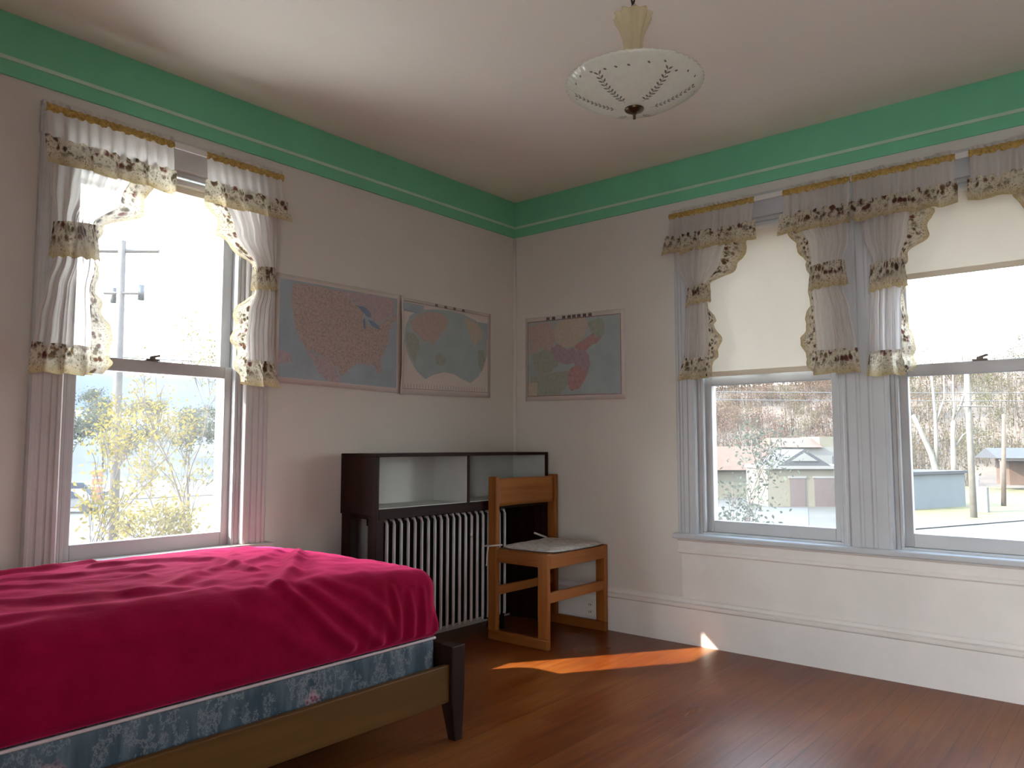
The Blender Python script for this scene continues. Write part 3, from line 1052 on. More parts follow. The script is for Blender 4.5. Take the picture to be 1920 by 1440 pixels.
def land(name, a, b, c, sc=55):
    m, t, o = new_mat(name)
    p = N(t, 'ShaderNodeBsdfPrincipled', Roughness=0.7)
    p.inputs['Specular IOR Level'].default_value = 0.2
    v = position(t, (1, 1, 1), True)
    f = noise_tex(t, v, sc, 6, 0.8)
    g = noise_tex(t, v, 9, 3, 0.6)
    c1 = ramp_node(t, f, [(0.36, a), (0.5, b), (0.66, c)])
    L(t, mixc(t, math_node(t, 'MULTIPLY', g, 0.5), c1, tuple((x + y) / 2 for x, y in zip(a, b))), p.inputs['Base Color'])
    L(t, p.outputs[0], o.inputs[0])
    return m


M['land_us'] = land('map_land_tan', (0.27, 0.22, 0.21), (0.49, 0.405, 0.365), (0.61, 0.52, 0.47), 95)
M['land_lav'] = land('map_land_lavender', (0.36, 0.30, 0.33), (0.47, 0.39, 0.40), (0.56, 0.48, 0.48))
M['land_pink'] = land('map_land_pink', (0.40, 0.23, 0.23), (0.47, 0.30, 0.29), (0.52, 0.38, 0.36))
M['land_rose'] = land('map_land_rose', (0.42, 0.33, 0.29), (0.49, 0.40, 0.36), (0.55, 0.46, 0.41))
M['land_cream'] = land('map_land_cream', (0.44, 0.40, 0.31), (0.53, 0.47, 0.38), (0.58, 0.52, 0.42))
M['land_sage'] = land('map_land_sage', (0.27, 0.32, 0.27), (0.37, 0.40, 0.34), (0.44, 0.45, 0.38))
M['land_plum'] = land('map_land_plum', (0.33, 0.26, 0.30), (0.42, 0.33, 0.36), (0.48, 0.39, 0.40))


SEA2 = [(.045, .55), (.055, .70), (.10, .82), (.20, .90), (.36, .935), (.52, .95), (.68, .935), (.82, .89), (.92, .80), (.955, .66), (.955, .50), (.92, .36),
        (.85, .24), (.76, .16), (.66, .20), (.56, .25), (.47, .26), (.36, .23), (.26, .17), (.17, .25), (.09, .39)]


def wall_map(fn, label, s0, s1, z0, z1, layers, mats, curl=0.0, sk=(0, 0, 0, 0), titles=()):
    """flat printed sheet; layers: (material index, step, polygon in 0..1 sheet units)
    sk = height shifts of the corners (bottom left, bottom right, top right, top left)"""
    root = thing('wall_map', label, 'map', fn(s0, 0.004, z0), group='maps on the walls')
    loc = Vector(root.location)

    def rel(u, v, d):
        dz = lerp(lerp(sk[0], sk[1], u), lerp(sk[3], sk[2], u), v)
        e = 0.004 + curl * max(0, 0.04 - u) * 25 * (0.4 + 0.6 * math.sin(PI * v)) + d
        p = fn(lerp(s0, s1, u), e, lerp(z0, z1, v) + dz)
        return (p[0] - loc.x, p[1] - loc.y, p[2] - loc.z)
    mb = MB()
    mb.grid(lambda u, v: (rel(u, v, 0.0), (0, 0)), 24, 12)
    sheet = mb.build('paper_sheet', M['paper'], root, smooth=True)
    md = sheet.modifiers.new('thickness', 'SOLIDIFY')
    md.thickness = 0.0006
    pr = MB()
    for num, (mi, step, poly) in enumerate(layers):
        pr.cur = mi
        step = 0 if num == 0 else 1 + num * 0.16
        # refine the outline so that it follows the sheet
        pts = []
        for a, b in zip(poly, poly[1:] + poly[:1]):
            n = max(1, int(math.hypot(a[0] - b[0], a[1] - b[1]) / 0.022))
            for k in range(n):
                u, v = lerp(a[0], b[0], k / n), lerp(a[1], b[1], k / n)
                if len(poly) > 5 and len(poly) != len(SEA2):      # ragged coasts
                    w = noise.noise_vector(Vector((u * 17, v * 17, num + s0)))
                    u, v = u + 0.014 * w.x, v + 0.018 * w.y
                pts.append((u, v))
        pr.poly([rel(u, v, 0.0008 + 0.0005 * step) for u, v in pts])
    pr.build('print', mats, root, recalc=False)
    if titles:
        tm = MB()
        for (u, v, w, h, strokes) in titles:
            for (a, b, c, d) in strokes:
                tm.poly([rel(u + w * a, v + h * b, 0.0042), rel(u + w * c, v + h * b, 0.0042), rel(u + w * c, v + h * d, 0.0042), rel(u + w * a, v + h * d, 0.0042)])
        tm.build('lettering', M['mapink'], root, recalc=False)
    return root


def rect(a, b, c, d):
    return [(a, b), (c, b), (c, d), (a, d)]


def frame_strips(a, b, c, d, t, tv):
    return [rect(a, b, c, b + tv), rect(a, d - tv, c, d), rect(a, b, a + t, d), rect(c - t, b, c, d)]


US = [(.11, .93), (.30, .94), (.46, .93), (.53, .885), (.60, .83), (.655, .755), (.69, .66), (.73, .61), (.79, .655), (.86, .72), (.925, .81), (.95, .755),
      (.905, .665), (.875, .58), (.885, .51), (.85, .41), (.805, .31), (.825, .21), (.80, .17), (.765, .255), (.67, .265), (.585, .235), (.525, .15), (.485, .11),
      (.45, .20), (.405, .22), (.365, .28), (.30, .30), (.205, .345), (.155, .45), (.12, .60), (.105, .76)]
MEX = [(.205, .335), (.30, .29), (.365, .27), (.42, .20), (.475, .11), (.46, .05), (.37, .06), (.31, .13), (.265, .22)]
CAN = [(.46, .935), (.70, .945), (.93, .945), (.935, .83), (.86, .73), (.79, .665), (.73, .70), (.665, .77), (.60, .84), (.53, .89)]
LK1 = [(.60, .815), (.66, .825), (.715, .775), (.735, .72), (.69, .725), (.645, .77)]
LK2 = [(.70, .70), (.745, .695), (.79, .66), (.815, .625), (.77, .625), (.725, .655)]
LK3 = [(.655, .70), (.675, .70), (.68, .60), (.662, .60)]
wall_map(FA, 'largest map on the wall, tan country on blue sea, nearest the left window', -1.712, -0.948, 1.302, 1.806,
         [(0, 0, rect(.022, .05, .955, .955)), (1, 1, US), (2, 1, MEX), (2, 1, CAN), (3, 2, LK1), (3, 2, LK2), (3, 2, LK3), (2, 1, [(.02, .30), (.10, .27), (.12, .20), (.02, .16)])],
         [M['sea'], M['land_us'], M['land_lav'], M['lake']], sk=(0, -.014, .008, 0))
EURA = [(.10, .74), (.16, .84), (.30, .90), (.44, .90), (.50, .82), (.47, .74), (.42, .66), (.37, .60), (.33, .53), (.29, .60), (.24, .57), (.19, .63), (.13, .66)]
AFR = [(.07, .64), (.14, .65), (.18, .58), (.20, .50), (.17, .40), (.14, .32), (.11, .42), (.07, .52)]
AUS = [(.36, .42), (.42, .46), (.47, .43), (.48, .36), (.42, .33), (.37, .35)]
NAM = [(.68, .90), (.80, .88), (.90, .78), (.90, .70), (.85, .66), (.82, .58), (.79, .62), (.75, .70), (.71, .80)]
SAM = [(.85, .54), (.90, .56), (.94, .50), (.92, .40), (.885, .29), (.86, .36), (.845, .46)]
G4 = [(.0, .0, .3, 1.0), (.3, .35, .7, .65), (.7, .0, 1.0, 1.0), (.0, .8, 1.0, 1.0)]
wall_map(FA, 'oval world map on cream paper, curling at its left edge, second of the three maps', -0.962, -0.236, 1.283, 1.806,
         [(1, 0, rect(.02, .86, .24, .95)), (1, 0, rect(.84, .68, .965, .88)), (0, 1, SEA2), (2, 2, EURA), (3, 2, AFR), (3, 2, AUS), (4, 2, NAM), (3, 2, SAM)]
         + [(5, 2, q) for q in frame_strips(.03, .06, .975, .968, .004, .004)] + [(5, 2, rect(.05 + .03 * k, .07, .053 + .03 * k, .115)) for k in range(30)],
         [M['sea_green'], M['sea'], M['land_rose'], M['land_sage'], M['land_cream'], M['mapline']], curl=0.022, sk=(0, .016, 0, 0),
         titles=[(.355 + .10 * k, .962, .026, .03, G4) for k in range(4)])
MONG = [(.36, .93), (.62, .95), (.66, .84), (.60, .70), (.52, .62), (.42, .60), (.34, .67), (.28, .80)]
WEST = [(.03, .90), (.28, .93), (.33, .72), (.27, .58), (.17, .62), (.05, .56)]
TIB = [(.06, .55), (.18, .60), (.28, .57), (.36, .52), (.36, .40), (.27, .33), (.14, .30), (.09, .42)]
CHN = [(.27, .60), (.35, .67), (.43, .60), (.52, .60), (.55, .50), (.51, .42), (.40, .41), (.32, .47)]
NE = [(.52, .62), (.60, .68), (.68, .74), (.75, .80), (.79, .70), (.74, .64), (.66, .59), (.58, .52)]
EAST = [(.52, .55), (.60, .58), (.66, .50), (.68, .40), (.65, .30), (.58, .24), (.53, .33)]
SE = [(.47, .36), (.55, .40), (.64, .30), (.62, .20), (.56, .13), (.49, .10), (.45, .22)]
SW = [(.06, .30), (.20, .31), (.34, .33), (.46, .34), (.46, .18), (.36, .06), (.05, .06)]
KAM = [(.66, .88), (.76, .93), (.82, .85), (.81, .72), (.74, .70), (.68, .77)]
INS = [(.03, .06), (.13, .06), (.13, .22), (.03, .22)]
GL = [[(.0, .0, .28, 1.), (.0, .8, 1., 1.), (.6, .1, 1., .6)], [(.0, .0, .3, 1.), (.35, .3, .7, .7), (.7, .0, 1., 1.)], [(.0, .7, 1., 1.), (.3, .0, .7, .7)],
      [(.0, .0, 1., .3), (.1, .4, .9, .6), (.3, .6, .65, 1.)]]
wall_map(FB, 'small pink and green map of a continent coast, alone right of the room corner', 0.090, 0.802, 1.285, 1.800,
         [(0, 0, rect(.03, .06, .965, .945)), (1, 1, MONG), (2, 1, WEST), (3, 1, TIB), (4, 2, CHN), (5, 2, NE), (4, 1, EAST), (5, 2, SE), (3, 1, SW), (3, 2, KAM), (1, 3, INS)]
         + [(6, 4, q) for q in frame_strips(.025, .055, .97, .95, .007, .009)],
         [M['sea_green'], M['land_cream'], M['land_rose'], M['land_sage'], M['land_plum'], M['land_pink'], M['mapline']], sk=(0, -.012, -.018, 0),
         titles=[(u, .945 + 0.0 * k, .030, .040, G4) for k, u in enumerate((.235, .295, .40, .455, .505, .555, .61, .665))])


# ================================================================== bookcase headboard over the radiator
BX0, BX1, BY0, BY1, BZ0, BZ1 = -1.352, -0.045, -0.294, -0.032, 0.690, 0.976
bk = thing('headboard_bookcase', 'dark brown bookcase headboard with white-lined cubbies standing over the radiator', 'bookcase', (BX0, BY0, 0))
o_ = Vector(bk.location)


def bkrel(x, y, z):
    return (x - o_.x, y - o_.y, z)


def part(fn, parent, name, mat, boxes, bevel=0.002):
    mb = MB(fn)
    for b in boxes:
        mb.box(*b)
    return mb.build(name, mat, parent, bevel=bevel)


part(bkrel, bk, 'top_panel', M['walnut'], [(BX0, BX1, BY0, BY1, BZ1 - 0.016, BZ1)])
part(bkrel, bk, 'bottom_panel', M['walnut'], [(BX0 + 0.018, BX1 - 0.018, BY0, BY1, BZ0 - 0.020, BZ0 + 0.028)])
part(bkrel, bk, 'lower_panel', M['walnut'], [(-0.328, BX1 - 0.055, BY1 - 0.016, BY1 - 0.006, 0.02, BZ0 - 0.021)])
part(bkrel, bk, 'end_panel', M['walnut_z'], [(BX0, BX0 + 0.018, BY0, BY1, BZ0, BZ1 - 0.016)])
part(bkrel, bk, 'end_panel', M['walnut_z'], [(BX1 - 0.018, BX1, BY0, BY1, BZ0, BZ1 - 0.016)])
part(bkrel, bk, 'divider', M['walnut_z'], [(-0.735, -0.719, BY0 + 0.002, BY1 - 0.01, BZ0 + 0.028, BZ1 - 0.016)])
part(bkrel, bk, 'back_panel', M['shelfwhite'], [(BX0 + 0.018, BX1 - 0.018, BY1 - 0.010, BY1, BZ0 + 0.028, BZ1 - 0.016)])
for nm, bx in (('lining', (BX0 + 0.018, BX0 + 0.022, BY0 + 0.012, BY1 - 0.01, BZ0 + 0.028, BZ1 - 0.016)), ('lining', (-0.739, -0.735, BY0 + 0.008, BY1 - 0.01, BZ0 + 0.028, BZ1 - 0.016)),
               ('lining', (-0.719, -0.715, BY0 + 0.008, BY1 - 0.01, BZ0 + 0.028, BZ1 - 0.016)), ('lining', (BX1 - 0.022, BX1 - 0.018, BY0 + 0.012, BY1 - 0.01, BZ0 + 0.028, BZ1 - 0.016)),
               ('lining', (BX0 + 0.022, BX1 - 0.022, BY0 + 0.012, BY1 - 0.01, BZ0 + 0.028, BZ0 + 0.031))):
    part(bkrel, bk, nm, M['shelfwhite'], [bx], 0.0)
part(bkrel, bk, 'leg_panel', M['walnut_z'], [(BX1 - 0.020, BX1 - 0.004, BY0 + 0.064, BY1 - 0.077, 0.0, BZ0)])
for x in (BX0 + 0.004, BX1 - 0.05):
    for y0, y1 in ((BY0 + 0.002, BY0 + 0.062), (BY1 - 0.075, BY1 - 0.006)):
        part(bkrel, bk, 'leg', M['walnut_z'], [(x, x + 0.046, y0, y1, 0.0, BZ0)])

# ================================================================== radiator
rad = thing('radiator', 'white-tubed cast iron radiator under the bookcase headboard', 'radiator', (-0.80, -0.16, 0))
o2 = Vector(rad.location)


def rrel(x, y, z):
    return (x - o2.x, y - o2.y, z)


NS = 20
for k in range(NS):
    x = -1.225 + k * 0.0455
    mb = MB(rrel)
    mb.tube([(x, -0.222, 0.085), (x, -0.225, 0.10), (x, -0.225, 0.635), (x, -0.218, 0.653), (x, -0.200, 0.658)], 0.0080, 10)
    sec = mb.build('section', M['radwhite'], rad, smooth=True)
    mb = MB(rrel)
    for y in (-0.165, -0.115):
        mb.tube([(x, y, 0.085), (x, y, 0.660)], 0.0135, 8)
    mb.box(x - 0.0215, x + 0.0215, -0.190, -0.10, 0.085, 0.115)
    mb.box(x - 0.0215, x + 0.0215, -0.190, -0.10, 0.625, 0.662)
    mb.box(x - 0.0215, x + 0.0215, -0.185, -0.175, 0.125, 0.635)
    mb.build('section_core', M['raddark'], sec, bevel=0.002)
for x in (-1.225, -1.225 + (NS - 1) * 0.0455):
    for y in (-0.205, -0.115):
        mb = MB(rrel)
        mb.tube([(x, y, 0.0), (x, y, 0.03), (x, y, 0.09)], [0.018, 0.012, 0.014], 8)
        mb.build('foot', M['raddark'], rad, smooth=True)

# ================================================================== chair
ch = thing('side_chair', 'orange oak chair with flat runner sides in the corner before the radiator', 'chair', (-0.31, -0.50, 0))
o3 = Vector(ch.location)


def crel(x, y, z):
    return (x - o3.x, y - o3.y, z)


CXL, CXR, TW = -0.592, -0.040, 0.030
CYF, CYB = -0.700, -0.305       # front and back outer faces
LB = 0.058                      # width of the side boards
for x0, x1 in ((CXL, CXL + TW), (CXR - TW, CXR)):
    part(crel, ch, 'back_post', M['oak_z'], [(x0, x1, CYB - LB, CYB, 0.05, 0.848)], 0.006)
    part(crel, ch, 'front_leg', M['oak_z'], [(x0, x1, CYF, CYF + LB + 0.004, 0.05, 0.470)], 0.006)
    part(crel, ch, 'runner', M['oak_y'], [(x0, x1, CYF, CYB, 0.0, 0.052)], 0.006)
    part(crel, ch, 'side_rail', M['oak_y'], [(x0 + 0.001, x1 - 0.001, CYF + LB, CYB - LB, 0.402, 0.468)], 0.004)
part(crel, ch, 'front_apron', M['oak_x'], [(CXL + TW, CXR - TW, CYF + 0.004, CYF + 0.026, 0.395, 0.466)], 0.004)
part(crel, ch, 'front_stretcher', M['oak_x'], [(CXL + TW, CXR - TW, CYF + 0.008, CYF + 0.030, 0.225, 0.277)], 0.004)
part(crel, ch, 'back_stretcher', M['oak_x'], [(CXL + TW, CXR - TW, CYB - 0.040, CYB - 0.020, 0.225, 0.272)], 0.004)
part(crel, ch, 'back_rail', M['oak_x'], [(CXL + TW, CXR - TW, CYB - 0.034, CYB - 0.012, 0.400, 0.465)], 0.004)
mb = MB(crel)


def slat(u, v):
    x = lerp(CXL + TW - 0.002, CXR - TW + 0.002, u)
    return (x, CYB - 0.038 + 0.016 * math.sin(PI * u), lerp(0.690, 0.838, v)), (0, 0)


mb.grid(slat, 20, 6)
bs = mb.build('backrest', M['oak_x'], ch, smooth=True)
md = bs.modifiers.new('thickness', 'SOLIDIFY')
md.thickness = 0.020
md.offset = 0
part(crel, ch, 'seat', M['oak_x'], [(CXL + TW, CXR - TW, CYF + 0.020, CYB - 0.028, 0.455, 0.469)], 0.003)

# seat pad
M['pad'] = simple('greyish_quilted_pad', (0.52, 0.485, 0.45), 0.85, 0.26, 34)
cu = thing('seat_cushion', 'thin worn off-white quilted pad tied onto the oak chair', 'cushion', (-0.31, -0.50, 0.470))
PX0, PXR, PY0, PY1 = -0.552, -0.052, -0.706, -0.345


def pad(u, v):
    PX1 = PXR - 0.034 * max(0.0, min(1.0, (v - 0.78) / 0.10))
    e = min(u, 1 - u, v, 1 - v) * 2
    h = 0.017 * (1 - (1 - min(e * 3.0, 1)) ** 2)
    for tu, tv in ((.3, .3), (.7, .3), (.3, .7), (.7, .7), (.5, .5)):
        h -= 0.009 * math.exp(-((u - tu) ** 2 + (v - tv) ** 2) / 0.006)
    h += 0.006 * noise.noise(Vector((u * 6, v * 6, 3)))
    # rounded corners and a slightly turned-up back
    r = 0.10
    cx = 0.5 + (u - 0.5) * (1 - 0.10 * (abs(v - 0.5) * 2) ** 6)
    cy = 0.5 + (v - 0.5) * (1 - 0.10 * (abs(u - 0.5) * 2) ** 6)
    return (lerp(PX0, PX1, cx) + 0.31, lerp(PY0, PY1, cy) + 0.50, 0.004 + max(h, 0.001) + 0.012 * max(0, v - 0.75) * 2), (0, 0)


mb = MB()
mb.grid(pad, 36, 32)
mb.grid(lambda u, v: ((pad(u, v)[0][0], pad(u, v)[0][1], 0.001), (0, 0)), 36, 32)
mb.build('pad', M['pad'], cu, smooth=True)
M['tie'] = simple('pale_cotton_tie', (0.62, 0.58, 0.54), 0.8, 0.05, 20)


def ribbon(pts, w, parent, name='tie'):
    mb = MB()
    mb.tube(pts, w, 6)
    return mb.build(name, M['tie'], parent, smooth=True)


ox, oy, oz = 0.31, 0.50, -0.470
ribbon([(CXL + ox + 0.034, CYB - LB + oy - 0.012, 0.020), (CXL + ox - 0.010, CYB - LB + oy - 0.012, 0.022), (CXL + ox - 0.011, CYB + oy - 0.03, 0.016),
        (CXL + ox - 0.010, CYB + oy + 0.010, 0.012), (CXL + ox + 0.012, CYB + oy + 0.010, 0.014)], 0.005, cu)
ribbon([(CXL + ox - 0.011, CYB + oy - 0.012, 0.012), (CXL + ox - 0.013, CYB + oy - 0.008, -0.03), (CXL + ox - 0.010, CYB + oy - 0.004, -0.075), (CXL + ox - 0.012, CYB + oy - 0.002, -0.090)], 0.005, cu)
ribbon([(-0.13 + ox, -0.345 + oy, 0.018), (-0.17 + ox, -0.330 + oy, 0.034), (-0.215 + ox, -0.322 + oy, 0.050)], 0.006, cu)

# outlet on the baseboard
ou = thing('wall_outlet', 'small round-faced ivory outlet on the baseboard behind the chair', 'outlet', (-0.020, -0.572, 0.105))
mb = MB()
mb.box(-0.006, 0.0, -0.030, 0.030, -0.045, 0.045)
mb.build('cover_plate', M['plate'], ou, bevel=0.003)
for dz in (0.020, -0.020):
    mb = MB()
    mb.tube([(-0.005, 0, dz), (-0.010, 0, dz)], 0.015, 16)
    so = mb.build('socket', M['plate'], ou)
    mb = MB()
    mb.box(-0.0115, -0.0095, -0.007, -0.004, dz - 0.005, dz + 0.005)
    mb.box(-0.0115, -0.0095, 0.004, 0.007, dz - 0.005, dz + 0.005)
    mb.build('slot', M['slot'], so)

# ================================================================== bed
bed = thing('bed_frame', 'low wooden bed frame with brown side rail and dark tapered legs', 'bed', (-2.73, -0.64, 0))
o4 = Vector(bed.location)


def brel(x, y, z):
    return (x - o4.x, y - o4.y, z)


YN, YF = -1.155, -0.125          # near and far outer faces of the bed
XH, XF = -3.86, -1.680           # head end, foot end
part(brel, bed, 'side_rail', M['rail'], [(XH + 0.06, XF - 0.062, YN, YN + 0.024, 0.135, 0.262)], 0.004)
part(brel, bed, 'side_rail', M['rail'], [(XH + 0.06, XF - 0.062, YF - 0.024, YF, 0.135, 0.262)], 0.004)
part(brel, bed, 'footboard', M['darkleg'], [(XF - 0.034, XF - 0.010, YN + 0.05, YF - 0.05, 0.150, 0.318)], 0.004)
part(brel, bed, 'headboard', M['darkleg'], [(XH + 0.010, XH + 0.034, YN + 0.05, YF - 0.05, 0.150, 0.318)], 0.004)
for k in range(7):
    x = XH + 0.25 + k * 0.29
    part(brel, bed, 'slat', M['rail'], [(x, x + 0.07, YN + 0.026, YF - 0.026, 0.196, 0.212)], 0.002)
for xf, sx in ((XF, -1), (XH, 1)):
    for yf, sy in ((YN - 0.012, 1), (YF + 0.012, -1)):
        mb = MB(brel)
        w, t = 0.062, 0.062

        def q(a, b, z, xf=xf, sx=sx, yf=yf, sy=sy):
            return (xf + sx * a, yf + sy * b, z)
        mb.hexa([q(0.004, 0.006, 0), q(0.040, 0.006, 0), q(0.040, 0.040, 0), q(0.004, 0.040, 0)],
                [q(0, 0, 0.15), q(w, 0, 0.15), q(w, t, 0.15), q(0, t, 0.15)])
        mb.hexa([q(0, 0, 0.15), q(w, 0, 0.15), q(w, t, 0.15), q(0, t, 0.15)],
                [q(-0.004, 0, 0.322), q(w, 0, 0.322), q(w, t, 0.322), q(-0.004, t, 0.322)])
        mb.build('leg', M['darkleg'], bed, weld=1e-5, bevel=0.003)


def round_box(mb, cx, cy, cz, hx, hy, hz, rt, nx, ny, nz_, disp, rb=None):
    def place(a, b, c):
        p = Vector((a * hx, b * hy, c * hz))
        r = rt if (rb is None or c >= 0) else lerp(rb, rt, max(0.0, 1 + c * 1.6))
        q = Vector((max(-hx + r, min(hx - r, p.x)), max(-hy + r, min(hy - r, p.y)), max(-hz + r, min(hz - r, p.z))))
        d = p - q
        n = d.normalized() if d.length > 1e-9 else Vector((0, 0, 0))
        if d.length > 1e-9:
            p = q + n * r
        if n.length < 0.5:
            n = Vector((0, 0, 1))
        return disp(Vector((cx, cy, cz)) + p, n, a, b, c)

    def side(f, n1, n2):
        mb.grid(lambda u, v: (place(*f(u * 2 - 1, v * 2 - 1)), (0, 0)), n1, n2)
    side(lambda u, v: (u, v, 1), nx, ny)
    side(lambda u, v: (u, v, -1), nx, ny)
    side(lambda u, v: (u, -1, v), nx, nz_)
    side(lambda u, v: (u, 1, v), nx, nz_)
    side(lambda u, v: (1, u, v), ny, nz_)
    side(lambda u, v: (-1, u, v), ny, nz_)


# box spring
bsx0, bsx1, bsy0, bsy1 = -3.785, -1.775, -1.119, -0.161
mb = MB()
cx, cy = (bsx0 + bsx1) / 2, (bsy0 + bsy1) / 2
bxs = thing('box_spring', 'blue floral box spring between the burgundy mattress and the bed rail', 'box spring', (cx, cy, 0.213))


def bs_disp(p, n, a, b, c):
    w = 0.003 * math.sin(p.x * 47) + 0.004 * noise.noise(Vector((p.x * 12, p.y * 12, p.z * 4)))
    return p + Vector((n.x, n.y, 0)) * w


round_box(mb, 0, 0, 0.072, (bsx1 - bsx0) / 2, (bsy1 - bsy0) / 2, 0.072, 0.016, 110, 54, 8, bs_disp)
mb.build('cover', M['ticking'], bxs, smooth=True, weld=1e-5)
for zz in (0.140, 0.006):
    mb = MB()
    hx, hy = (bsx1 - bsx0) / 2 - 0.002, (bsy1 - bsy0) / 2 - 0.002
    loop = [(-hx, -hy), (hx, -hy), (hx, hy), (-hx, hy)]
    pts = []
    for (a, b), (c, d) in zip(loop, loop[1:] + loop[:1]):
        for k in range(12):
            pts.append((lerp(a, c, k / 12), lerp(b, d, k / 12), zz))
    mb.tube(pts + [pts[0]], 0.005, 6)
    mb.build('piping', M['piping'], bxs, smooth=True)

# mattress under its fitted sheet
mx0, mx1, my0, my1 = -3.785, -1.770, -1.132, -0.148
mz0, mz1 = 0.3605, 0.602
mat_ = thing('mattress', 'mattress under a wrinkled burgundy red fitted sheet', 'mattress', ((mx0 + mx1) / 2, (my0 + my1) / 2, mz0))
MC = Vector(((mx0 + mx1) / 2, (my0 + my1) / 2, (mz0 + mz1) / 2))

FOLDS = [  # polyline over the bed top / near side (x, y or y-and-drop), height, width
    ([(-2.95, -0.36), (-2.73, -0.31), (-2.57, -0.26)], 0.018, 0.022),
    ([(-2.61, -0.40), (-2.44, -0.47), (-2.31, -0.62), (-2.33, -0.86)], 0.015, 0.024),
    ([(-1.99, -0.62), (-2.12, -0.78), (-2.24, -0.94), (-2.37, -1.07)], 0.022, 0.026),
    ([(-2.02, -0.52), (-2.20, -0.70), (-2.42, -0.78)], 0.010, 0.024),
    ([(-2.90, -0.52), (-2.70, -0.60), (-2.52, -0.62)], 0.012, 0.024),
    ([(-3.05, -0.62), (-2.84, -0.72), (-2.62, -0.76)], 0.011, 0.026),
    ([(-3.10, -0.82), (-2.86, -0.90), (-2.60, -0.98)], 0.012, 0.030),
    ([(-2.74, -0.95), (-2.60, -0.90), (-2.48, -0.80)], 0.010, 0.026),
    ([(-3.05, -1.00), (-2.80, -1.05), (-2.55, -1.03)], 0.010, 0.030),
    ([(-2.00, -0.30), (-2.12, -0.42), (-2.20, -0.55)], 0.008, 0.022),
]
SIDEF = [  # on the near side, (x, z)
    ([(-2.36, 0.585), (-2.30, 0.53), (-2.24, 0.47), (-2.15, 0.40)], 0.016, 0.018),
    ([(-2.30, 0.59), (-2.20, 0.52), (-2.10, 0.44), (-2.04, 0.39)], 0.014, 0.018),
    ([(-2.22, 0.595), (-2.12, 0.55), (-2.02, 0.48), (-1.97, 0.40)], 0.009, 0.016),
    ([(-1.99, 0.55), (-1.97, 0.48), (-1.95, 0.39)], 0.008, 0.012),
    ([(-1.92, 0.53), (-1.905, 0.46), (-1.90, 0.39)], 0.008, 0.012),
    ([(-1.86, 0.54), (-1.855, 0.46), (-1.85, 0.38)], 0.008, 0.012),
    ([(-2.62, 0.58), (-2.46, 0.53), (-2.34, 0.44), (-2.26, 0.38)], 0.007, 0.025),
    ([(-3.10, 0.575), (-2.80, 0.555), (-2.55, 0.57)], 0.008, 0.022),
]


def seg_d(p, a, b):
    ax, ay = a
    bx, by = b
    dx, dy = bx - ax, by - ay
    t = ((p[0] - ax) * dx + (p[1] - ay) * dy) / (dx * dx + dy * dy + 1e-12)
    t = max(0, min(1, t))
    return math.hypot(p[0] - ax - t * dx, p[1] - ay - t * dy)


def fold_h(p, folds):
    h = 0.0
    for pl, hh, w in folds:
        d = min(seg_d(p, a, b) for a, b in zip(pl, pl[1:]))
        if d < w * 3:
            h += 0.6 * hh * math.exp(-(d / w) ** 2) - 0.22 * hh * math.exp(-((d - w * 1.6) / w) ** 2)
    return h


def m_disp(p, n, a, b, c):
    x, y, z = p
    top = max(0.0, n.z)
    near = max(0.0, -n.y)
    foot = max(0.0, n.x)
    q = Vector(p)
    if n.z >= -0.2 and c > -0.98:
        fx, fy = (x - MC.x) / ((mx1 - mx0) / 2), (y - MC.y) / ((my1 - my0) / 2)
        up = (z - mz0) / (mz1 - mz0)
        q.z += 0.028 * (1 - fy * fy * 0.9) * max(0, 1 - abs(fx) ** 6) * up ** 2
        q.z -= 0.020 * up * max(0, fx - 0.72) / 0.28
        h = fold_h((x, y), FOLDS) * top
        h += fold_h((x, z), SIDEF) * near
        w1 = noise.noise(Vector((x * 5.0 + y * 3.0, y * 9.0 - x * 4.0, z * 6 + 1.0)))
        w2 = noise.noise(Vector((x * 14.0, y * 22.0, z * 8 + 4.0)))
        h += (0.0045 * (1 - abs(w1) * 2) + 0.003 * w2) * (0.3 + 0.7 * top)
        # gathers down the sides at the foot corner
        h += 0.004 * near * math.sin(x * 95) * max(0, min(1, (x + 2.25) / 0.3)) * (1 - up)
        h += 0.005 * foot * math.sin(y * 70) * (1 - up)
        q += n * h
        # sides bow outward a little
        q.y -= 0.012 * near * math.sin(PI * up)
    return q - Vector(mat_.location)


mb = MB()
round_box(mb, MC.x, MC.y, MC.z, (mx1 - mx0) / 2, (my1 - my0) / 2, (mz1 - mz0) / 2, 0.062, 320, 160, 48, m_disp, 0.022)
mb.build('fitted_sheet', M['sheet'], mat_, smooth=True, weld=1e-5)

# ================================================================== pendant lamp
LX, LY, LZ = -1.752, -1.918, 2.085
lp = thing('pendant_lamp', 'glass bowl pendant lamp with grey leaf sprigs hanging on a dark chain', 'ceiling lamp', (LX, LY, LZ))


def bowl_z(r):
    return -0.072 + 0.072 * (r / 0.2) ** 2.3


def flute(a, r, z):
    return 1 + 0.012 * max(0, (r - 0.13) / 0.07) * math.cos(56 * a)


mb = MB()
prof = [(0.006 + 0.194 * (k / 22), bowl_z(0.006 + 0.194 * (k / 22))) for k in range(23)]
prof += [(0.203, 0.004), (0.2025, 0.009), (0.198, 0.006)]
prof += [(0.194 * (1 - k / 14) + 0.006, bowl_z(0.194 * (1 - k / 14) + 0.006) + 0.005) for k in range(1, 15)]
mb.lathe(prof, 168, wob=flute)
mb.build('glass_bowl', M['bowl'], lp, smooth=True)
# leaf sprigs printed on the underside
mb = MB()
rnd = random.Random(4)


def on_bowl(r, a, lift=0.0012):
    return (r * math.cos(a), r * math.sin(a), bowl_z(r) - lift)


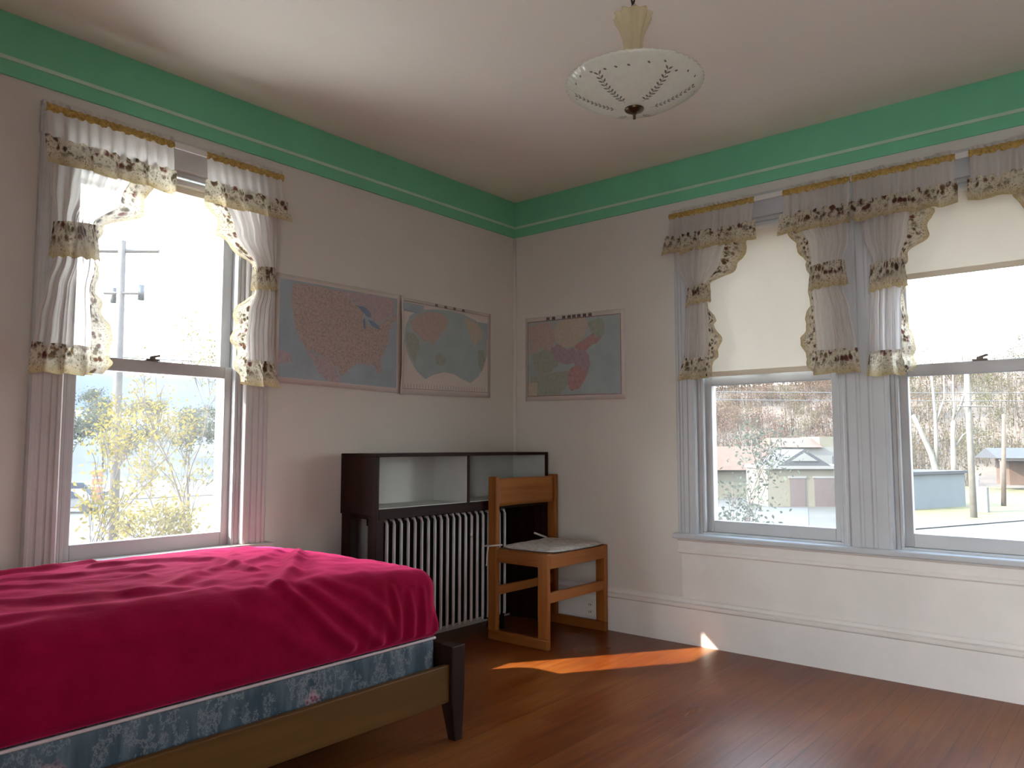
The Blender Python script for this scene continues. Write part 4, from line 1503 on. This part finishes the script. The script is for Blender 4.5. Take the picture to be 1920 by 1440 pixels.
def leaf(r, a, dirr, dira, ln, wd):
    """small pointed leaf lying on the bowl, direction in (radial, tangential)"""
    n = math.hypot(dirr, dira)
    dr, da = dirr / n, dira / n
    ring = []
    for t, w in ((0, 0), (0.3, 0.8), (0.6, 1), (1, 0), (0.6, -1), (0.3, -0.8)):
        rr = r + dr * ln * t - da * wd * w
        aa = a + (da * ln * t + dr * wd * w) / r
        ring.append(mb.vert(on_bowl(rr, aa)))
    mb.face(ring)


for sp in range(6):
    a0 = sp * PI / 3
    curve = -0.12 if sp % 2 else 0.12
    prev = None
    for k in range(11):
        t = k / 10
        r = 0.050 + 0.118 * t
        a = a0 + curve * math.sin(t * 2.2) * (1 - 0.45 * t) + 0.25 * curve * t
        if prev:
            w = 0.0007
            i = [mb.vert(on_bowl(prev[0], prev[1] - w / prev[0])), mb.vert(on_bowl(prev[0], prev[1] + w / prev[0])), mb.vert(on_bowl(r, a + w / r)), mb.vert(on_bowl(r, a - w / r))]
            mb.face(i)
            leaf(r, a, 1, 1.0 + rnd.random() * 0.5, 0.0125 + 0.004 * rnd.random(), 0.0026)
            leaf(r, a, 1, -1.0 - rnd.random() * 0.5, 0.0125 + 0.004 * rnd.random(), 0.0026)
        prev = (r, a)
for k in range(26):
    leaf(0.165 + 0.022 * rnd.random(), k * 2 * PI / 26 + 0.1 * rnd.random(), 0.4, rnd.choice((-1, 1)), 0.011, 0.0026)
mb.build('leaf_print', M['decal'], lp, recalc=False)
mb = MB()
mb.lathe([(0.0, -0.104), (0.004, -0.103), (0.0045, -0.090), (0.007, -0.088), (0.011, -0.084), (0.026, -0.078), (0.0295, -0.073), (0.027, -0.0685), (0.0, -0.067)], 24)
mb.build('finial', M['bronze'], lp, smooth=True)
mb = MB()
mb.lathe([(0.005, -0.07), (0.005, 0.235)], 10)
mb.build('centre_rod', M['bronze'], lp, smooth=True)
mb = MB()


def petal(a, r, z):
    return 1 + (0.035 + 0.075 * max(0, (z - 0.10) / 0.12)) * math.cos(10 * a)


pf = [(0.030, 0.045), (0.026, 0.060), (0.026, 0.10), (0.028, 0.13), (0.034, 0.160), (0.043, 0.185), (0.052, 0.205), (0.054, 0.215), (0.050, 0.221), (0.043, 0.218),
      (0.036, 0.198), (0.028, 0.165), (0.022, 0.13), (0.020, 0.06)]
mb.lathe(pf, 80, wob=petal)
st = mb.build('glass_stem_cup', M['stemglass'], lp, smooth=True)
for k in range(10):
    a = 2 * PI * k / 10
    mb = MB()
    mb.lathe([(0.0, -0.006), (0.0045, -0.004), (0.006, 0.0), (0.0045, 0.004), (0.0, 0.006)], 8, (0.055 * math.cos(a), 0.055 * math.sin(a), 0.217))
    mb.build('bead', M['stemglass'], st, smooth=True)
mb = MB()
mb.lathe([(0.0, 0.046), (0.034, 0.044), (0.036, 0.030), (0.030, 0.022), (0.0, 0.020)], 24)
mb.build('holder_cap', M['bronze'], lp, smooth=True)
for k in range(8):
    zc = 0.245 + k * 0.0265
    mb = MB()
    pts = []
    for j in range(17):
        a = 2 * PI * j / 16
        u, w = 0.0085 * math.cos(a), 0.0175 * math.sin(a)
        pts.append((u, 0, zc + w) if k % 2 else (0, u, zc + w))
    if k % 2 == 0:
        pts = [((y - x) * 0.7071, (x + y) * 0.7071 * 1.0, z) for x, y, z in [(p[0], p[1], p[2]) for p in pts]]
        pts = [(p[0], -p[0], p[2]) if False else p for p in pts]
    mb.tube(pts, 0.0028, 6, cap=False)
    mb.build('chain_link', M['blackmetal'], lp, smooth=True)
mb = MB()
mb.lathe([(0.004, 0.440), (0.02, 0.444), (0.05, 0.452), (0.055, 0.4645), (0.0, 0.4648)], 24)
mb.build('ceiling_canopy', M['bronze'], lp, smooth=True)

# ================================================================== outside
G0 = -3.40


def hsm(t):
    t = max(0.0, min(1.0, t))
    return t * t * (3 - 2 * t)


mb = MB()
mb.box(-60, 700, -120, 700, G0 - 0.5, G0)
struct(mb.build('ground', M['ground']))
# road passing in front of the right-hand windows, with the pale kerb apron
mb = MB()
mb.poly([(6, -60, G0 + 0.02), (110, -60, G0 + 0.02), (66, -3.2, G0 + 0.02), (51.0, 2.9, G0 + 0.02), (40.7, 7.0, G0 + 0.02), (37.0, 11.0, G0 + 0.02), (52.0, 16.2, G0 + 0.02), (48, 24, G0 + 0.02), (30, 22, G0 + 0.02), (6, 40, G0 + 0.02)])
struct(mb.build('road', M['asphalt']))
mb = MB()
mb.poly([(66, -3.0, G0 + 0.06), (51.0, 3.1, G0 + 0.06), (40.9, 7.2, G0 + 0.06), (42.6, 7.9, G0 + 0.06), (51.6, 4.3, G0 + 0.06), (66.5, -1.6, G0 + 0.06)])
struct(mb.build('kerb', M['concrete']))
mb = MB()
mb.poly([(66.5, -1.6, G0 + 0.05), (51.6, 4.3, G0 + 0.05), (42.6, 7.9, G0 + 0.05), (41.5, 10.5, G0 + 0.05), (54, 12.4, G0 + 0.05), (92, 16, G0 + 0.05), (96, -6, G0 + 0.05)])
struct(mb.build('lawn', M['lawn']))


def terrain(name, x0, x1, y0, y1, n, m, hf, mat):
    mb = MB()
    mb.grid(lambda u, v: ((lerp(x0, x1, u), lerp(y0, y1, v), hf(lerp(x0, x1, u), lerp(y0, y1, v))), (0, 0)), n, m)
    return struct(mb.build(name, mat, smooth=True))


def h_right(x, y):
    return G0 - 0.3 + 20.5 * hsm((x - 84) / 110) + 1.2 * noise.noise(Vector((x * 0.03, y * 0.03, 0))) * hsm((x - 84) / 60)


def h_left(x, y):
    return G0 - 0.3 + 13.5 * hsm((y - 82) / 110) + 1.5 * noise.noise(Vector((x * 0.02, y * 0.02, 5))) * hsm((y - 82) / 60)


def h_far(x, y):
    return -8 + 66 * hsm((y - 250) / 260) * (0.86 + 0.28 * noise.noise(Vector((x * 0.006, 0, 2))))


terrain('hill_1', 78, 330, -60, 130, 50, 40, h_right, M['hill_near'])
terrain('hill_2', -20, 200, 76, 330, 44, 50, h_left, M['hill_left'])
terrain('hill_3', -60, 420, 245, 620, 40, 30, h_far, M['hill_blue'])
mb = MB()
mb.poly([(10, 62, G0 + 0.05), (75, 62, G0 + 0.05), (80, 80, G0 + 0.05), (5, 80, G0 + 0.05)])
struct(mb.build('field', M['field']))


# ------------------------------------------------------------------ trees
def branch_set(rnd, base, h, lean, depth, r0, twig, spread=0.6):
    """list of (pts, radii) for a bare tree"""
    out, tips = [], []

    def grow(p, d, ln, r, lev):
        pts, rad = [p], [r]
        n = 4
        q, dd = p.copy(), d.copy()
        for k in range(n):
            dd = (dd + Vector((rnd.uniform(-1, 1), rnd.uniform(-1, 1), rnd.uniform(-0.2, 0.5))) * 0.16).normalized()
            q = q + dd * ln / n
            pts.append(q)
            rad.append(r * (1 - 0.62 * (k + 1) / n))
        out.append((pts, rad))
        if lev == 0:
            tips.append((pts[-1], dd))
            tips.append((pts[2], dd))
            return
        for k in range(twig):
            t = rnd.choice((2, 3, 4, 4)) if lev < depth else rnd.choice((1, 2, 3, 4))
            a = rnd.uniform(0, 2 * PI)
            nd = (dd + Vector((math.cos(a), math.sin(a), rnd.uniform(-0.1, 0.6))) * spread * rnd.uniform(0.6, 1.3)).normalized()
            grow(pts[t], nd, ln * rnd.uniform(0.5, 0.72), rad[t] * 0.62, lev - 1)
    grow(Vector(base), Vector((lean[0], lean[1], 1)).normalized(), h * 0.48, r0, depth)
    return out, tips


def leaves(mb, rnd, tips, per, size, jitter):
    for p, d in tips:
        for k in range(per):
            c = p + Vector((rnd.gauss(0, jitter), rnd.gauss(0, jitter), rnd.gauss(0, jitter * 0.8)))
            a = Vector((rnd.uniform(-1, 1), rnd.uniform(-1, 1), rnd.uniform(-1, 1))).normalized() * size * rnd.uniform(0.6, 1.2)
            b = a.cross(Vector((rnd.uniform(-1, 1), rnd.uniform(-1, 1), rnd.uniform(-1, 1)))).normalized() * size * 0.5
            i = [mb.vert(c - a), mb.vert(c + b), mb.vert(c + a), mb.vert(c - b)]
            mb.face(i)


def make_tree(name, label, cat, seed, h, r0, depth, twig, bark, leafm, per, size, jit, loc, group=None, lean=(0, 0), sides=4, spread=0.6):
    rnd = random.Random(seed)
    root = thing(name, label, cat, loc, group=group)
    br, tips = branch_set(rnd, (0, 0, 0), h, lean, depth, r0, twig, spread)
    mb = MB()
    for pts, rad in br:
        mb.tube(pts, [max(x, 0.006) for x in rad], sides, cap=False)
    mb.build('trunk', bark, root, recalc=False, smooth=True)
    if per:
        mb = MB()
        leaves(mb, rnd, tips, per, size, jit)
        mb.build('foliage', leafm, root, recalc=False)
    return root


def copy_tree(root, loc, rz, sc, group=None):
    c = root.copy()
    C.objects.link(c)
    c.location = loc
    c.rotation_euler = (0, 0, rz)
    c.scale = (sc, sc, sc)
    for k in list(root.children):
        d = k.copy()
        C.objects.link(d)
        d.parent = c
    return c


rnd = random.Random(11)
WOODS = 'bare autumn trees on the hillside'
kinds = [('rust', 'leaf_rust', 'rust-coloured sparse autumn tree on the hillside beyond the right-hand windows'),
         ('tan', 'leaf_tan', 'tan sparse autumn tree on the hillside beyond the right-hand windows'),
         ('olive', 'leaf_olive', 'olive sparse autumn tree on the hillside beyond the right-hand windows')]
protos = []
for k, (nm, lm, lab) in enumerate(kinds):
    protos.append(make_tree('hillside_tree', lab, 'tree', 30 + k, 9.5, 0.16, 3, 4, M['bark'], M[lm], 5, 0.20, 0.55, (150 + 9 * k, 84, h_right(150 + 9 * k, 84)), nm + ' hillside trees', sides=3))
spots = []
for i in range(4000):
    D = rnd.uniform(96, 190)
    az = R(rnd.uniform(1.5, 27.5))
    x, y = -3.7 + D * math.cos(az), -3.07 + D * math.sin(az)
    if x < 96 or len(spots) >= 30 or any((x - a) ** 2 + (y - b) ** 2 < 11 ** 2 for a, b in spots):
        continue
    spots.append((x, y))
hill_spots = list(spots) + [(p.location.x, p.location.y) for p in protos]
for x, y in spots:
    az = math.atan2(y + 3.07, x + 3.7)
    pick = 0 if az > R(15) and rnd.random() < 0.6 else (2 if rnd.random() < 0.5 else 1)
    copy_tree(protos[pick], (x, y, h_right(x, y) - 0.1), rnd.uniform(0, 6.28), rnd.uniform(0.62, 0.85))
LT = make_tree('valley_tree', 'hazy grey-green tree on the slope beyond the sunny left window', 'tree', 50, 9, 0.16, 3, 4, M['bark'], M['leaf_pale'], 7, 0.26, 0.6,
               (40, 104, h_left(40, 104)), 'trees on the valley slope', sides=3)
spots = []
for i in range(900):
    D = rnd.uniform(95, 168)
    az = R(rnd.uniform(58, 73))
    x, y = -3.7 + D * math.cos(az), -3.07 + D * math.sin(az)
    if len(spots) >= 28 or any((x - a) ** 2 + (y - b) ** 2 < 9.5 ** 2 for a, b in spots):
        continue
    spots.append((x, y))
for x, y in spots:
    copy_tree(LT, (x, y, h_left(x, y) - 0.1), rnd.uniform(0, 6.28), rnd.uniform(0.7, 1.05))

# bare saplings filling the hillside, past counting
mb = MB()
for slot, lm, sd_ in ((0, 'leaf_rust', 71), (1, 'leaf_tan', 72)):
    rt = random.Random(sd_)
    mb.cur = slot
    n = 0
    while n < 2900:
        D = rt.uniform(92, 200)
        az = R(rt.uniform(14, 28) if lm == 'leaf_rust' and rt.random() < 0.75 else rt.uniform(1.5, 28))
        x, y = -3.7 + D * math.cos(az), -3.07 + D * math.sin(az)
        if x < 90 or (x < 100 and y < 12) or any((x - a) ** 2 + (y - b) ** 2 < 5.4 ** 2 for a, b in hill_spots):
            continue
        n += 1
        z = h_right(x, y) - 0.1
        h = rt.uniform(1.6, 4.6)
        lx, ly = rt.gauss(0, 0.35), rt.gauss(0, 0.35)
        w = 0.045
        for ang in (0.4, 1.97):
            c, s_ = math.cos(ang) * w, math.sin(ang) * w
            mb.quad((x - c, y - s_, z), (x + c, y + s_, z), (x + lx + c * 0.3, y + ly + s_ * 0.3, z + h), (x + lx - c * 0.3, y + ly - s_ * 0.3, z + h))
        for k in range(7):
            t = rt.uniform(0.25, 1)
            p = Vector((x + lx * t + rt.gauss(0, 0.45), y + ly * t + rt.gauss(0, 0.45), z + h * t + rt.gauss(0, 0.25)))
            a = Vector((rt.uniform(-1, 1), rt.uniform(-1, 1), rt.uniform(-1, 1))).normalized() * rt.uniform(0.12, 0.30)
            b = a.cross(Vector((rt.uniform(-1, 1), rt.uniform(-1, 1), rt.uniform(-1, 1)))).normalized() * 0.11
            mb.quad(p - a, p + b, p + a, p - b)
tag(mb.build('thicket', [M['leaf_rust'], M['leaf_tan']], recalc=False), 'rust and tan thicket of bare saplings covering the whole hillside beyond the road', 'thicket', kind='stuff')

# the yellow tree and the shrubs close to the house
make_tree('yellow_tree', 'tall airy yellow-leaved tree close outside the sunny left window', 'tree', 5, 7.4, 0.10, 4, 4, M['bark'], M['leaf_yellow'], 4, 0.055, 0.17, (6.35, 16.3, G0), spread=0.40, sides=5)
make_tree('yellow_shrub', 'low yellow shrub at the lower left of the sunny left window', 'shrub', 6, 4.7, 0.06, 4, 3, M['bark'], M['leaf_yellow'], 6, 0.055, 0.18, (2.15, 11.9, G0), spread=0.5, sides=5)
make_tree('yellow_shrub', 'low yellow shrub at the foot of the grey utility pole', 'shrub', 16, 3.3, 0.06, 4, 3, M['bark'], M['leaf_yellow'], 7, 0.06, 0.2, (4.3, 14.0, G0), spread=0.7, sides=5)
make_tree('pale_shrub', 'pale green twiggy shrub outside, low in the window with the lowered blind', 'shrub', 7, 4.5, 0.05, 4, 3, M['bark'], M['leaf_pale'], 9, 0.045, 0.20, (9.7, 2.95, G0), spread=0.62, sides=5)


# ------------------------------------------------------------------ pale sycamores behind the blue-grey building
def limb_tree(label, base, limbs):
    root = thing('sycamore', label, 'tree', base)
    for k, (pts, r0, r1) in enumerate(limbs):
        mb = MB()
        n = len(pts)
        mb.tube(pts, [lerp(r0, r1, j / (n - 1)) for j in range(n)], 8)
        mb.build('trunk' if k == 0 else 'branch', M['bark_pale'], root, smooth=True, recalc=False)
    return root


PV = Vector((0.64, -0.768))     # across the view, to the right


def acr(a, z, b=0.0):
    return (PV.x * a - PV.y * b * 0.4, PV.y * a + PV.x * b * 0.4, z)


limb_tree('pale-barked sycamore leaning left behind the blue-grey building, forked low', (70.6, 11.6, -2.3),
          [([acr(0, 0), acr(-0.15, 1.4), acr(-0.45, 2.6), acr(-1.2, 4.4), acr(-1.9, 6.0)], 0.30, 0.16), ([acr(-0.05, 1.6), acr(0.02, 3.6), acr(0.05, 6), acr(-0.15, 10), acr(-0.5, 12)], 0.20, 0.07),
           ([acr(-1.9, 6.0), acr(-2.6, 7.2), acr(-3.2, 9.0)], 0.15, 0.06), ([acr(-1.7, 5.6), acr(-2.3, 6.4), acr(-2.9, 6.6)], 0.11, 0.05), ([acr(0.04, 5.2), acr(0.5, 6.4), acr(0.9, 7.4), acr(0.95, 9.5)], 0.13, 0.05)])
limb_tree('pale-barked sycamore standing between its neighbour and the pale pole, forked high', (71.5, 10.5, -2.3),
          [([acr(0, 0), acr(0.02, 2.0), acr(0.05, 4.2), acr(0.15, 5.4)], 0.24, 0.17), ([acr(0.15, 5.4), acr(0.8, 6.6), acr(1.2, 7.8), acr(1.7, 10.5)], 0.15, 0.06),
           ([acr(0.12, 5.3), acr(0.3, 6.6), acr(0.25, 8.0), acr(0.3, 10)], 0.12, 0.05), ([acr(0.05, 3.0), acr(0.9, 4.2), acr(1.5, 4.6)], 0.09, 0.04)])


# ------------------------------------------------------------------ poles and wires
def pole(label, base, top, r, mat, arms=()):
    root = thing('utility_pole', label, 'utility pole', base)
    b, t_ = Vector(base), Vector(top)
    mb = MB()
    mb.tube([(0, 0, 0), t_ - b], [r, r * 0.72], 12)
    mb.build('pole', mat, root, smooth=True)
    for (p0, p1, w) in arms:
        mb = MB()
        mb.tube([Vector(p0) - b, Vector(p1) - b], w, 6)
        mb.build('crossarm', mat, root)
    return root


pa = pole('grey utility pole with a crossarm, seen through the sunny left window', (7.43, 23.1, G0), (7.2, 22.8, 7.75), 0.165, M['polegrey'],
          [((6.42, 23.75, 7.42), (8.02, 21.95, 7.42), 0.07), ((6.85, 23.2, 6.0), (7.6, 22.35, 6.0), 0.05)])
for (dx, dz) in ((-0.55, 6.0), (0.35, 6.1)):
    mb = MB()
    mb.tube([(0.1 + dx * 0.66, -0.3 - dx * 0.75, dz - 0.28 - G0), (0.1 + dx * 0.66, -0.3 - dx * 0.75, dz + 0.22 - G0)], 0.10, 10)
    mb.build('transformer', M['metalgrey'], pa, smooth=True)
pole('tall pale utility pole by the road, before the blue-grey building', (50.8, 5.8, G0), (50.0, 5.7, 9.0), 0.20, M['polepale'], [((49.6, 6.2, 3.4), (51.2, 4.6, 3.4), 0.05)])
pole('shorter brown pole on the lawn, right of the tall pale pole', (62.6, 5.8, G0), (62.2, 5.45, 3.3), 0.17, M['polebrown'])
for lab, p0, p1, sag in (('upper overhead wire crossing the view from both right-hand windows', (26, 32, 4.4), (62, -9, 4.25), 0.15), ('lower overhead wire crossing the view from both right-hand windows', (26, 32, 3.95), (62, -9, 3.75), 0.15),
                         ('thin overhead wire crossing the upper pane of the sunny left window', (-2, 30, 4.7), (22, 15, 4.2), 0.5)):
    a, b = Vector(p0), Vector(p1)
    mb = MB()
    mb.tube([a.lerp(b, k / 16) - Vector((0, 0, sag * 4 * (k / 16) * (1 - k / 16))) for k in range(17)], 0.022, 5)
    tag(mb.build('overhead_wire', M['wire'], smooth=True), lab, 'wire', 'overhead wires')

# ------------------------------------------------------------------ buildings beyond the right-hand windows
def bframe(org, ux, uy):
    u = Vector((ux, uy, 0)).normalized()
    v = Vector((-u.y, u.x, 0))        # away from the room

    def f(a, b, z):
        return tuple(u * a + v * b + Vector((0, 0, z)))
    return f


gar = thing('garage', 'cream garage with brown doors and a dark-edged gable, across the road', 'building', (51.65, 18.95, G0))
gf = bframe(None, 4.0, -4.75)
part(gf, gar, 'wall', M['stucco'], [(0, 7.3, 0, 5, 0, 2.72)], 0)
part(gf, gar, 'fascia', M['housewhite'], [(-0.15, 7.4, -0.30, 5.1, 2.72, 2.95)], 0)
for a0, a1 in ((1.62, 2.74), (3.42, 4.85), (5.6, 6.9)):
    dr = part(gf, gar, 'door', M['browndoor'], [(a0, a1, -0.06, 0.02, 0.0, 2.05)], 0)
    part(gf, dr, 'lintel', M['housewhite'], [(a0 - 0.1, a1 + 0.1, -0.09, 0.02, 2.05, 2.2)], 0)
mb = MB(gf)
mb.prism([(0.7, 2.95), (4.6, 2.95), (2.65, 4.15)], (lambda a, z: (a, -0.25, z), lambda a, z: (a, 5.0, z)))
mb.build('gable_roof', M['darkroof'], gar)
mb = MB(gf)
mb.prism([(1.7, 3.3), (3.6, 3.3), (2.65, 3.9)], (lambda a, z: (a, -0.32, z), lambda a, z: (a, -0.2, z)))
mb.build('gable_panel', M['housewhite'], gar)

cot = thing('cottage', 'low cottage with a rusty brown roof, left of the garage', 'building', (50.9, 25.8, G0))
cf = bframe(None, 4.0, -4.75)
part(cf, cot, 'wall', M['stucco'], [(0, 8.2, 5.9, 10.2, 0, 2.4)], 0)
mb = MB(cf)
mb.prism([(5.3, 2.35), (10.8, 2.35), (8.0, 4.35)], (lambda b, z: (-0.3, b, z), lambda b, z: (9.6, b, z)))
mb.build('roof', M['redroof'], cot)

wh = thing('white_house', 'white house with a rusty red roof behind the garage', 'building', (68.9, 27.4, G0))
wf = bframe(None, 5.0, -5.7)
part(wf, wh, 'wall', M['housewhite'], [(0, 11, 0, 5.2, 0, 4.3)], 0)
mb = MB(wf)
mb.prism([(-0.4, 4.25), (5.4, 4.25), (2.5, 5.2)], (lambda b, z: (2.4, b, z), lambda b, z: (7.0, b, z)))
mb.build('roof', M['redroof'], wh)
part(wf, wh, 'upper_wall', M['stucco'], [(7.0, 11, 0.5, 5.0, 4.3, 5.3)], 0)
for a0 in (8.0, 9.6):
    part(wf, wh, 'window_pane', M['carglass'], [(a0, a0 + 0.8, -0.04, 0.02, 2.0, 3.4)], 0)

bg_ = thing('blue_grey_building', 'long windowless blue-grey block building with a flat roof behind the tall pale pole', 'building', (53.1, 10.55, G0))
ff = bframe(None, 7.3, -2.6)
part(ff, bg_, 'wall', M['bluegrey'], [(0, 8.0, 0, 3.2, 0, 2.42)], 0)
part(ff, bg_, 'roof', M['darkroof'], [(-0.15, 8.15, -0.2, 3.3, 2.42, 2.62)], 0)
part(ff, bg_, 'parapet', M['polebrown'], [(0.3, 3.6, 1.2, 3.0, 2.62, 3.7)], 0)

mt = thing('meter_cabinet', 'grey metal service cabinet beside the foot of the tall pale pole', 'cabinet', (55.6, 6.05, G0))
part(None, mt, 'body', M['metalgrey'], [(-0.35, 0.35, -0.35, 0.35, 0, 1.7)], 0.02)
mb = MB()
mb.tube([(-0.1, 0.25, 0), (-0.1, 0.25, 2.6)], 0.13, 8)
mb.build('conduit', M['housewhite'], mt, smooth=True)

po = thing('porch_house', 'house with white porch posts under a dark roof, at the far right', 'building', (84.8, 8.9, -2.9))
pf_ = bframe(None, 1.9, -3.4)
part(pf_, po, 'wall', M['redroof'], [(1.6, 8, 2.0, 5, 0, 2.6)], 0)
part(pf_, po, 'porch_beam', M['housewhite'], [(0, 8, 0, 0.25, 2.45, 2.72)], 0)
for a0 in (0.1, 2.6, 5.1):
    part(pf_, po, 'porch_post', M['housewhite'], [(a0, a0 + 0.32, 0.02, 0.30, 0, 2.45)], 0)
mb = MB(pf_)
mb.prism([(-0.4, 2.7), (5.4, 2.7), (2.5, 3.7)], (lambda b, z: (-0.3, b, z), lambda b, z: (8.3, b, z)))
mb.build('roof', M['darkroof'], po)

# ------------------------------------------------------------------ beyond the left window
sg = thing('road_sign', 'orange road-work board with pale bands outside the sunny left window', 'sign', (13.4, 39.3, G0))
sf = bframe(None, 0.9, -0.75)
for k in range(4):
    part(sf, sg, 'board', M['orange'], [(-0.26, 0.26, -0.03, 0.03, 1.55 + 0.42 * k, 1.87 + 0.42 * k)], 0.01)
for a0 in (-0.2, 0.14):
    part(sf, sg, 'post', M['housewhite'], [(a0, a0 + 0.06, 0.03, 0.09, 0, 3.3)], 0)


def car(label, loc, ang, paint):
    root = thing('parked_car', label, 'car', loc, ang)
    mb = MB()
    prof = [(-2.2, 0.35), (2.2, 0.35), (2.25, 0.75), (1.2, 0.95), (0.7, 1.5), (-1.4, 1.52), (-2.1, 0.95), (-2.25, 0.8)]
    mb.prism(prof, (lambda a, z: (a, -0.85, z), lambda a, z: (a, 0.85, z)))
    mb.build('body', paint, root, bevel=0.06)
    mb = MB()
    for y in (-0.87, 0.87):
        mb.prism([(-1.7, 0.98), (1.0, 0.98), (0.62, 1.42), (-1.32, 1.42)], (lambda a, z, y=y: (a, y - 0.01, z), lambda a, z, y=y: (a, y + 0.01, z)))
    mb.build('side_glass', M['carglass'], root)
    for x in (-1.4, 1.4):
        for y in (-0.8, 0.8):
            mb = MB()
            mb.tube([(x, y - 0.1, 0.33), (x, y + 0.1, 0.33)], 0.33, 14)
            mb.build('wheel', M['tyre'], root)
    return root


car('white car with dark windows parked outside, nearer of the two', (16.9, 52.6, G0), R(-40), M['carwhite'])
car('blue car parked farther off, behind the white car', (22.0, 64.5, G0), R(-35), M['carblue'])
